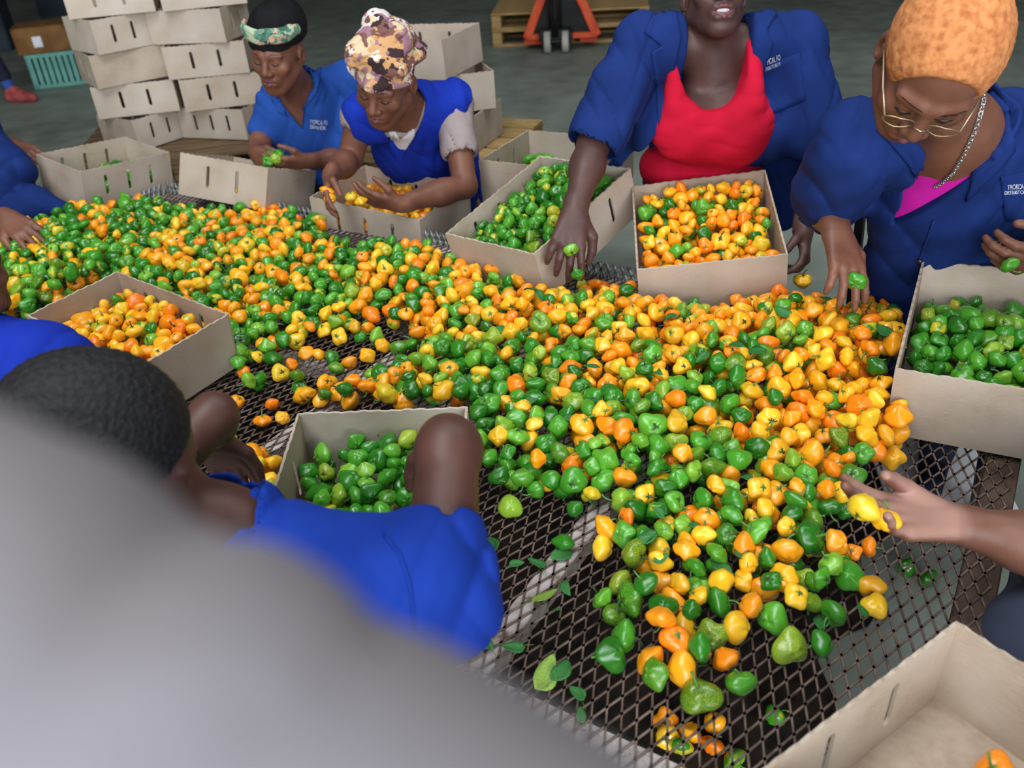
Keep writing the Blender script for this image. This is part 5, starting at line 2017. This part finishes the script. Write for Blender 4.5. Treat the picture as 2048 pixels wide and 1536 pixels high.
# ===== arm from the open end of the table ===================================
def worker_palm():
    f = N((-.85, .5, -.1))
    W, E = dep(1905, 1045, 1.36), dep(2150, 1112, 1.33)
    S_ = dep(2380, 980, 1.40)
    chest = dep(2480, 1120, 1.45); neck = chest + UP * .22 + f * .04
    sd = N(np.cross(f, UP))
    SL2 = S_ - sd * .36 if (S_ - sd * .36)[0] > S_[0] else S_ + sd * .36
    waist = chest - UP * .2; hip = waist.copy(); hip[2] = .46
    root = person('worker at the open end of the table holding two yellow peppers in an open palm', hip)
    B = Field(.0035)
    arm_ops(B, S_, E, W, 1.05, 1.1)
    # open palm turned to the light: thumb above, fingers curled under the peppers
    hand_ops(B, W, N(dep(1700, 1022, 1.34) - W), N(FWD * .6 + IY * .8), -1, (.22, .27, .32, .4), .5, .11, 1.18, .42)
    B.cap(S_, SL2, .062, .062, .03).cap(neck, chest, .08, .12, .04).cap(chest, waist, .13, .12, .04).cap(waist, hip, .13, .15, .04)
    R = basis(N((-.8, .4, -.5)), UP)
    c_ = neck + UP * .2 + f * .08
    P = head_ops(B, c_, R, 1.0)
    B.cap(P(0, -.03, -.06), neck, .055, .06, .03)
    link('body', B.mesh('body'), palm_skin(dep(1795, 1040, 1.35), N(-FWD * .75 - IY * .65)), root, True)
    S = Field(.007)
    S.cap(S_, SL2, .09, .09, .03).cap(neck, chest, .1, .15, .04).cap(chest, waist, .16, .15, .04).cap(waist, hip, .15, .18, .04)
    S.cap(S_, S_ + (E - S_) * .7, .085, .08, .03)
    S.disp(folds(IX, IY, .004, 40))
    link('work_shirt', S.mesh('work_shirt'), MAT['shirt_dark'], root, True)
    # apron over the knees, close to the table end
    A = Field(.008)
    k0, k1 = tb(.185, 1.0, .455), tb(.185, 1.40, .46)
    A.cap(k0, k1, .085, .085, .02, (TU, .7)).cap(k0 - UP * .3, k1 - UP * .3, .07, .07, .1, (TU, .6)).cap((k0 + k1) / 2, hip, .1, .12, .05)
    link('apron', A.mesh('apron'), MAT['grey_apron'], root, True)
    H = Field(.006)
    H.ell(P(0, -.02, .034), (.086, .104, .09), R, .01)
    H.ell(P(0, .098, -.02), (.075, .062, .085), R, .012, 's')
    link('hair', H.mesh('hair'), MAT['hair_black'], root, True)
    make_pepper(dep(1726, 1016, 1.302), .0215, 'ripe', 'bright yellow pepper held at the fingertips of the open palm', 'held peppers', None, 5)
    make_pepper(dep(1772, 1040, 1.312), .0215, 'ripe', 'yellow pepper with a green stem resting in the open palm', 'held peppers', basis(-FWD, N(-IY + IX * .3)).T, 4, 1)
    return root


for fn_ in (worker_red, worker_orange, worker_wrap, worker_cap, worker_near, worker_neighbour, worker_end, worker_palm):
    fn_()

# bystander standing just beside the viewpoint: only the pale sleeve is in view, far out of focus
def bystander():
    e0, e1 = dep(-233, 1256, .14), dep(1057, 1962, .14)
    a0, a2 = e0 + (e0 - e1) * .9, e1 + (e1 - e0) * .35
    f = N((.35, .93, 0)); sd = np.array([f[1], -f[0], 0])
    SR = a0 - f * .05 - UP * .02; SL = SR - sd * .38
    mid = (SR + SL) / 2
    neck, chest, waist, hip = mid + UP * .06, mid - UP * .16 - f * .02, mid - UP * .38 - f * .02, mid - UP * .6 - f * .02
    root = person('bystander whose blurred pale grey sleeve fills the close corner of the view', hip)
    B = Field(.008)
    torso_ops(B, SL, SR, neck, chest, waist, hip, f, 0, .95)
    c_ = mid + UP * .26 + f * .02
    R = basis(N((.35, .93, -.2)), UP)
    P = head_ops(B, c_, R, 1.0)
    B.cap(P(0, -.03, -.06), neck, .055, .06, .03)
    B.cap(SR, a0, .045, .034, .02).cap(a0, a2, .032, .026, .02)
    hand_ops(B, a2, a2 - a0, np.cross(a2 - a0, UP) * -1 + UP, 1, (.4, .4, .4, .4))
    E_ = SL - UP * .26 - sd * .06; W2 = E_ - UP * .2 + f * .08
    arm_ops(B, SL, E_, W2); hand_ops(B, W2, N(-UP + f * .3), -sd, 1, (.4, .4, .4, .4))
    link('body', B.mesh('body'), MAT['skin_b'], root, True)
    S = Field(.004)
    S.cap(a0, a2 - N(a2 - a0) * .03, .043, .038, .02)
    S.cap(e0 + IY * .03, e1 + IY * .03, .04, .036, .03)
    S.disp(folds(IX + IY * .5, IY, .0035, 60, 20, .5)); S.disp(folds(IX * .4 + IY, IX, .0025, 80, 22, 1.1))
    link('sleeve', S.mesh('sleeve'), MAT['sleeve'], root, True)
    S = Field(.01)
    torso_ops(S, SL, SR, neck, chest, waist, hip, f, .026, .97)
    S.cap(SR, a0, .075, .05, .03).cap(SL, E_, .08, .07, .03)
    S.disp(folds(sd, UP, .005, 40, 12))
    link('shirt', S.mesh('shirt'), MAT['sleeve'], root, True)
    H = Field(.007)
    H.ell(P(0, -.02, .034), (.086, .104, .09), R, .01)
    H.ell(P(0, .098, -.02), (.075, .062, .085), R, .012, 's')
    link('hair', H.mesh('hair'), MAT['hair_black'], root, True)
    L = Field(.012)
    for q in (-1, 1):
        h = hip + sd * q * .085
        k = np.array([h[0], h[1], .48]); a = np.array([h[0], h[1], .09])
        L.cap(h, k, .09, .065, .03).cap(k, a, .063, .05, .02).cap(a - UP * .045, a + f * .16 - UP * .05, .042, .034, .02)
    link('trousers', L.mesh('trousers'), MAT['trouser'], root, True)


bystander()
# ------------------------------------------------------------------ loose leaves on the mesh and in the heap
def leaf_mesh(seed):
    r_ = np.random.default_rng(seed)
    n = 9
    V, F = [], []
    cur, tw = r_.uniform(-.5, .5), r_.uniform(-.4, .4)
    for i in range(n):
        t = i / (n - 1)
        wd = .30 * math.sin(math.pi * min(1, t ** .8)) ** .8 * (1 - .25 * t) + .006
        z = cur * (t - .5) ** 2 * .7
        y0 = .12 * math.sin(t * 3 + seed)
        for k, q in enumerate((-1, -.5, 0, .5, 1)):
            V.append((t, y0 + q * wd, z + abs(q) * wd * .35 + tw * q * wd * (t - .5)))
    for i in range(n - 1):
        for k in range(4):
            F.append((i * 5 + k, i * 5 + k + 1, (i + 1) * 5 + k + 1, (i + 1) * 5 + k))
    m_ = len(V)
    V += [(x, y, z - .012) for x, y, z in V]
    F += [tuple(m_ + i for i in reversed(f)) for f in F]
    for i in range(n - 1):
        F.append((i * 5, (i + 1) * 5, m_ + (i + 1) * 5, m_ + i * 5)); F.append((i * 5 + 4, m_ + i * 5 + 4, m_ + (i + 1) * 5 + 4, (i + 1) * 5 + 4))
    F += [(k, m_ + k, m_ + k + 1, k + 1) for k in range(4)]
    F += [((n - 1) * 5 + k, (n - 1) * 5 + k + 1, m_ + (n - 1) * 5 + k + 1, m_ + (n - 1) * 5 + k) for k in range(4)]
    return pymesh('leaf', V, F)


LM = []
for i in range(5):
    row = []
    for mt in ('leaf', 'leaf_pale'):
        me = leaf_mesh(i)
        me.polygons.foreach_set('use_smooth', [True] * len(me.polygons))
        me.materials.append(MAT[mt])
        row.append(me)
    LM.append(row)
lst = MB().tube([(-.35, .05, .02), (-.15, .02, .02), (0, 0, 0), (.3, .04, .0)], [.014, .012, .012, .006], 5).mesh('leaf_stalk')
lst.materials.append(MAT['stem'])


def leaf(p, ang, L, label, group, pale=False, tilt=0.0, v=None):
    v = rng.integers(5) if v is None else v
    o = bpy.data.objects.new('leaf', LM[v][1 if pale else 0])
    COL.objects.link(o)
    o.matrix_basis = Matrix.Translation(Vector(p)) @ Matrix.Rotation(ang, 4, 'Z') @ Matrix.Rotation(tilt, 4, 'Y') @ Matrix.Rotation(rng.uniform(-.5, .5), 4, 'X') @ Matrix.Scale(L, 4)
    tag(o, label, 'leaf', group)
    s_ = bpy.data.objects.new('leaf_stalk', lst)
    COL.objects.link(s_); s_.parent = o
    return o


NAMED = [((1062, 1205), .2, .055, 'light green folded leaf on the pale cross beam', True), ((1062, 1375), .7, .07, 'long pale leaf lying over the near rail', True), ((960, 1292), 2.9, .055, 'dark green leaf by the near rail beside the blue sleeve', False), ((985, 1300), 1.9, .045, 'dark upright leaf touching the one by the near rail', False),
         ((1105, 1360), .8, .05, 'mid-green leaf with a stalk just inside the near rail', False), ((1085, 1140), 2.0, .04, 'dark crumpled leaf on the cross beam below the lone green pepper', False), ((1120, 1165), -1.2, .035, 'small dark leaf beside the crumpled one on the cross beam', False), ((1105, 1120), .4, .045, 'dark leaf half under the lone green pepper', False),
         ((985, 1110), 1.4, .05, 'dark wilted leaf on mesh close to the blue cuff', False), ((1020, 1135), 0.3, .03, 'small dark leaf right of the wilted one', False), ((1105, 1225), .2, .018, 'tiny round leaf on open mesh', False), ((1050, 1290), 3.0, .04, 'torn dark leaf on open mesh above the near rail', False),
         ((1165, 1405), 1.8, .035, 'rounded green leaf near the middle of the near rail', False), ((1170, 1445), 1.6, .03, 'green leaf lying on the near rail', False), ((1225, 1005), .3, .055, 'broad dark leaf at the corner of the heap above the cross beam', False), ((1725, 1235), 1.2, .03, 'small grey-green leaf under the ribbed orange pepper', False),
         ((1640, 1260), .5, .06, 'long dark leaf beside the lone green pepper on dark mesh', False), ((1500, 605), -.2, .075, 'large green leaf against the front of the mixed box', False), ((1370, 640), 1.5, .06, 'dark leaf in the heap below the mixed box', False), ((1330, 650), .3, .05, 'dark curled leaf left of the one below the mixed box', False)]
for (px, py), a, L, lab, pale in NAMED:
    p = at(px, py, T + .006)
    b_ = heap.a[:heap.n]
    d2 = (b_[:, 0] - p[0]) ** 2 + (b_[:, 1] - p[1]) ** 2
    m_ = d2 < .03 ** 2
    z = max(T + .004, (b_[m_, 2] + b_[m_, 3] * .75).max() if m_.any() else 0)
    q = at(px, py, z)
    leaf((q[0], q[1], z), a + .2, L, lab, 'loose leaves', pale)
for i in range(46):
    x, y = [(rng.uniform(1250, 1780), rng.uniform(620, 1000)), (rng.uniform(900, 1300), rng.uniform(600, 950)), (rng.uniform(1250, 1680), rng.uniform(950, 1200))][i % 3]
    p = at(x, y, T + .06)
    if not inpoly(PILEW, p[0], p[1]) or blocked(p[0], p[1], T + .06):
        continue
    b_ = heap.a[:heap.n]
    d2 = (b_[:, 0] - p[0]) ** 2 + (b_[:, 1] - p[1]) ** 2
    m_ = d2 < .025 ** 2
    if not m_.any():
        continue
    z = (b_[m_, 2] + b_[m_, 3] * .7).max()
    leaf((p[0], p[1], z), rng.uniform(0, 6.28), rng.uniform(.03, .055), 'dark green leaf caught among the heaped peppers', 'leaves in the heap', False, rng.uniform(-.5, .5))
# ------------------------------------------------------------------ which peppers show: those become things, the rest of each colour is one mass
bpy.context.view_layer.update()
dg = bpy.context.evaluated_depsgraph_get()
PA = np.array([(p[0], p[1], p[2], p[3]) for p in PEP])
pj = proj(PA[:, :3])
zb = np.full((384, 512), 99.0); ib = np.full((384, 512), -1, int)
sc_ = 512 / IW
for i in np.argsort(-pj[:, 2]):
    cx, cy, d = pj[i, 0] * sc_, pj[i, 1] * sc_, pj[i, 2]
    rr = PA[i, 3] * FPX / d * sc_
    x0, x1, y0, y1 = int(max(0, cx - rr)), int(min(511, cx + rr)) + 1, int(max(0, cy - rr)), int(min(383, cy + rr)) + 1
    if x1 <= x0 or y1 <= y0:
        continue
    yy, xx = np.mgrid[y0:y1, x0:x1]
    m_ = (xx + .5 - cx) ** 2 + (yy + .5 - cy) ** 2 < rr * rr
    dd = d - PA[i, 3] * .5
    sub = zb[y0:y1, x0:x1]
    m_ &= dd < sub
    sub[m_] = dd
    ib[y0:y1, x0:x1][m_] = i
area_ = np.bincount(ib[ib >= 0].ravel(), minlength=len(PEP)).astype(float)
for i in np.nonzero(area_)[0]:
    t_ = Vector(PA[i, :3]) - Vector(_eye)
    L = t_.length
    hit = scene.ray_cast(dg, Vector(_eye) + t_ * (.45 / L), t_.normalized(), distance=L - .45 - PA[i, 3])
    if hit[0]:
        area_[i] *= .03
chosen = set()
for c_ in ('green', 'ripe'):
    ids = [i for i in range(len(PEP)) if PEP[i][4] == c_ and area_[i] > 0]
    ids.sort(key=lambda i: -area_[i])
    chosen |= set(ids[:300])
UNIQ = {(1128, 1085): 'small lone green pepper on bare mesh beside the pale cross beam', (1222, 1308): 'large pale-green pepper with a long curled stem on bare mesh', (1580, 1292): 'lone green pepper on dark mesh above the close corner box',
        (1480, 1365): 'pointed green pepper at the lowest edge of the heap', (1400, 1390): 'big rounded green pepper lowest in the heap', (1452, 1318): 'single orange pepper between green ones at the low edge of the heap',
        (1742, 1172): 'ribbed orange pepper on mesh below the open palm', (1750, 1210): 'small yellow-orange pepper touching the ribbed one below the open palm', (1785, 915): 'yellow-orange pepper at the foot of the box of green peppers, end of the heap',
        (475, 802): 'small orange pepper beside the bent elbow', (460, 878): 'green pepper alone on mesh by the near box', (668, 482): 'lone orange pepper near the far lip in the gap of the heap'}
uniq = {i: UNIQ[(ONES[i][0], ONES[i][1])] for i in range(len(ONES)) if (ONES[i][0], ONES[i][1]) in UNIQ}
rest = {'green': ([], [], [], []), 'ripe': ([], [], [], [])}
nv = {'green': 0, 'ripe': 0}
for i, (x, y, z, r, col, wh) in enumerate(PEP):
    if i in chosen:
        lab = uniq.get(i) or '%s bonnet pepper %s' % (WORD[col], PLACE[wh][0])
        make_pepper((x, y, z), r, col, lab, '%s peppers, %s' % ('green' if col == 'green' else 'ripe', PLACE[wh][1]))
    else:
        v = rng.integers(NV)
        Vv, Ff, tall = LO[v]
        R = rand_rot() * r
        P = Vv @ R.T + (x, y, z)
        A = rest[col]
        A[0].append(P); A[1].append(Ff + nv[col]); A[2].append(np.full(len(P), rng.random())); nv[col] += len(P)
        if area_[i] > 2:
            A[3].append((R, np.array((x, y, z)), v))
for col in ('green', 'ripe'):
    A = rest[col]
    V, F, Rn = np.concatenate(A[0]), np.concatenate(A[1]), np.concatenate(A[2])
    nb = len(F)
    # their stems
    Vs, Fs, off = [], [], len(V)
    for R, p, v in A[3]:
        g_ = stem_geom(HI[v][2], int(rng.integers(999)), 4)
        Vs.append(np.array(g_.V) @ R.T + p)
        for f in g_.F:
            for q in range(1, len(f) - 1):
                Fs.append((f[0] + off, f[q] + off, f[q + 1] + off))
        off += len(g_.V)
    if Vs:
        V = np.concatenate([V] + Vs); F = np.concatenate([F, np.array(Fs)])
    me = npmesh('chili_peppers', V, F)
    me.polygons.foreach_set('use_smooth', [True] * len(me.polygons))
    me.materials.append(MAT[col]); me.materials.append(MAT['stem'])
    mi = np.zeros(len(me.polygons), np.int32); mi[nb:] = 1
    me.polygons.foreach_set('material_index', mi)
    at_ = me.attributes.new('rnd', 'FLOAT', 'POINT')
    vals = np.zeros(len(V), np.float32); vals[:len(Rn)] = Rn
    at_.data.foreach_set('value', vals)
    o = bpy.data.objects.new('chili_peppers', me)
    COL.objects.link(o)
    tag(o, 'mass of %s peppers in the heap and the boxes behind the nearest ones' % ('green' if col == 'green' else 'yellow and orange'), 'peppers', None, 'stuff')
print('PEPPERS', len(PEP), 'table', heap.n, 'chosen', len(chosen), 'rest tris', {k: nv[k] for k in nv})
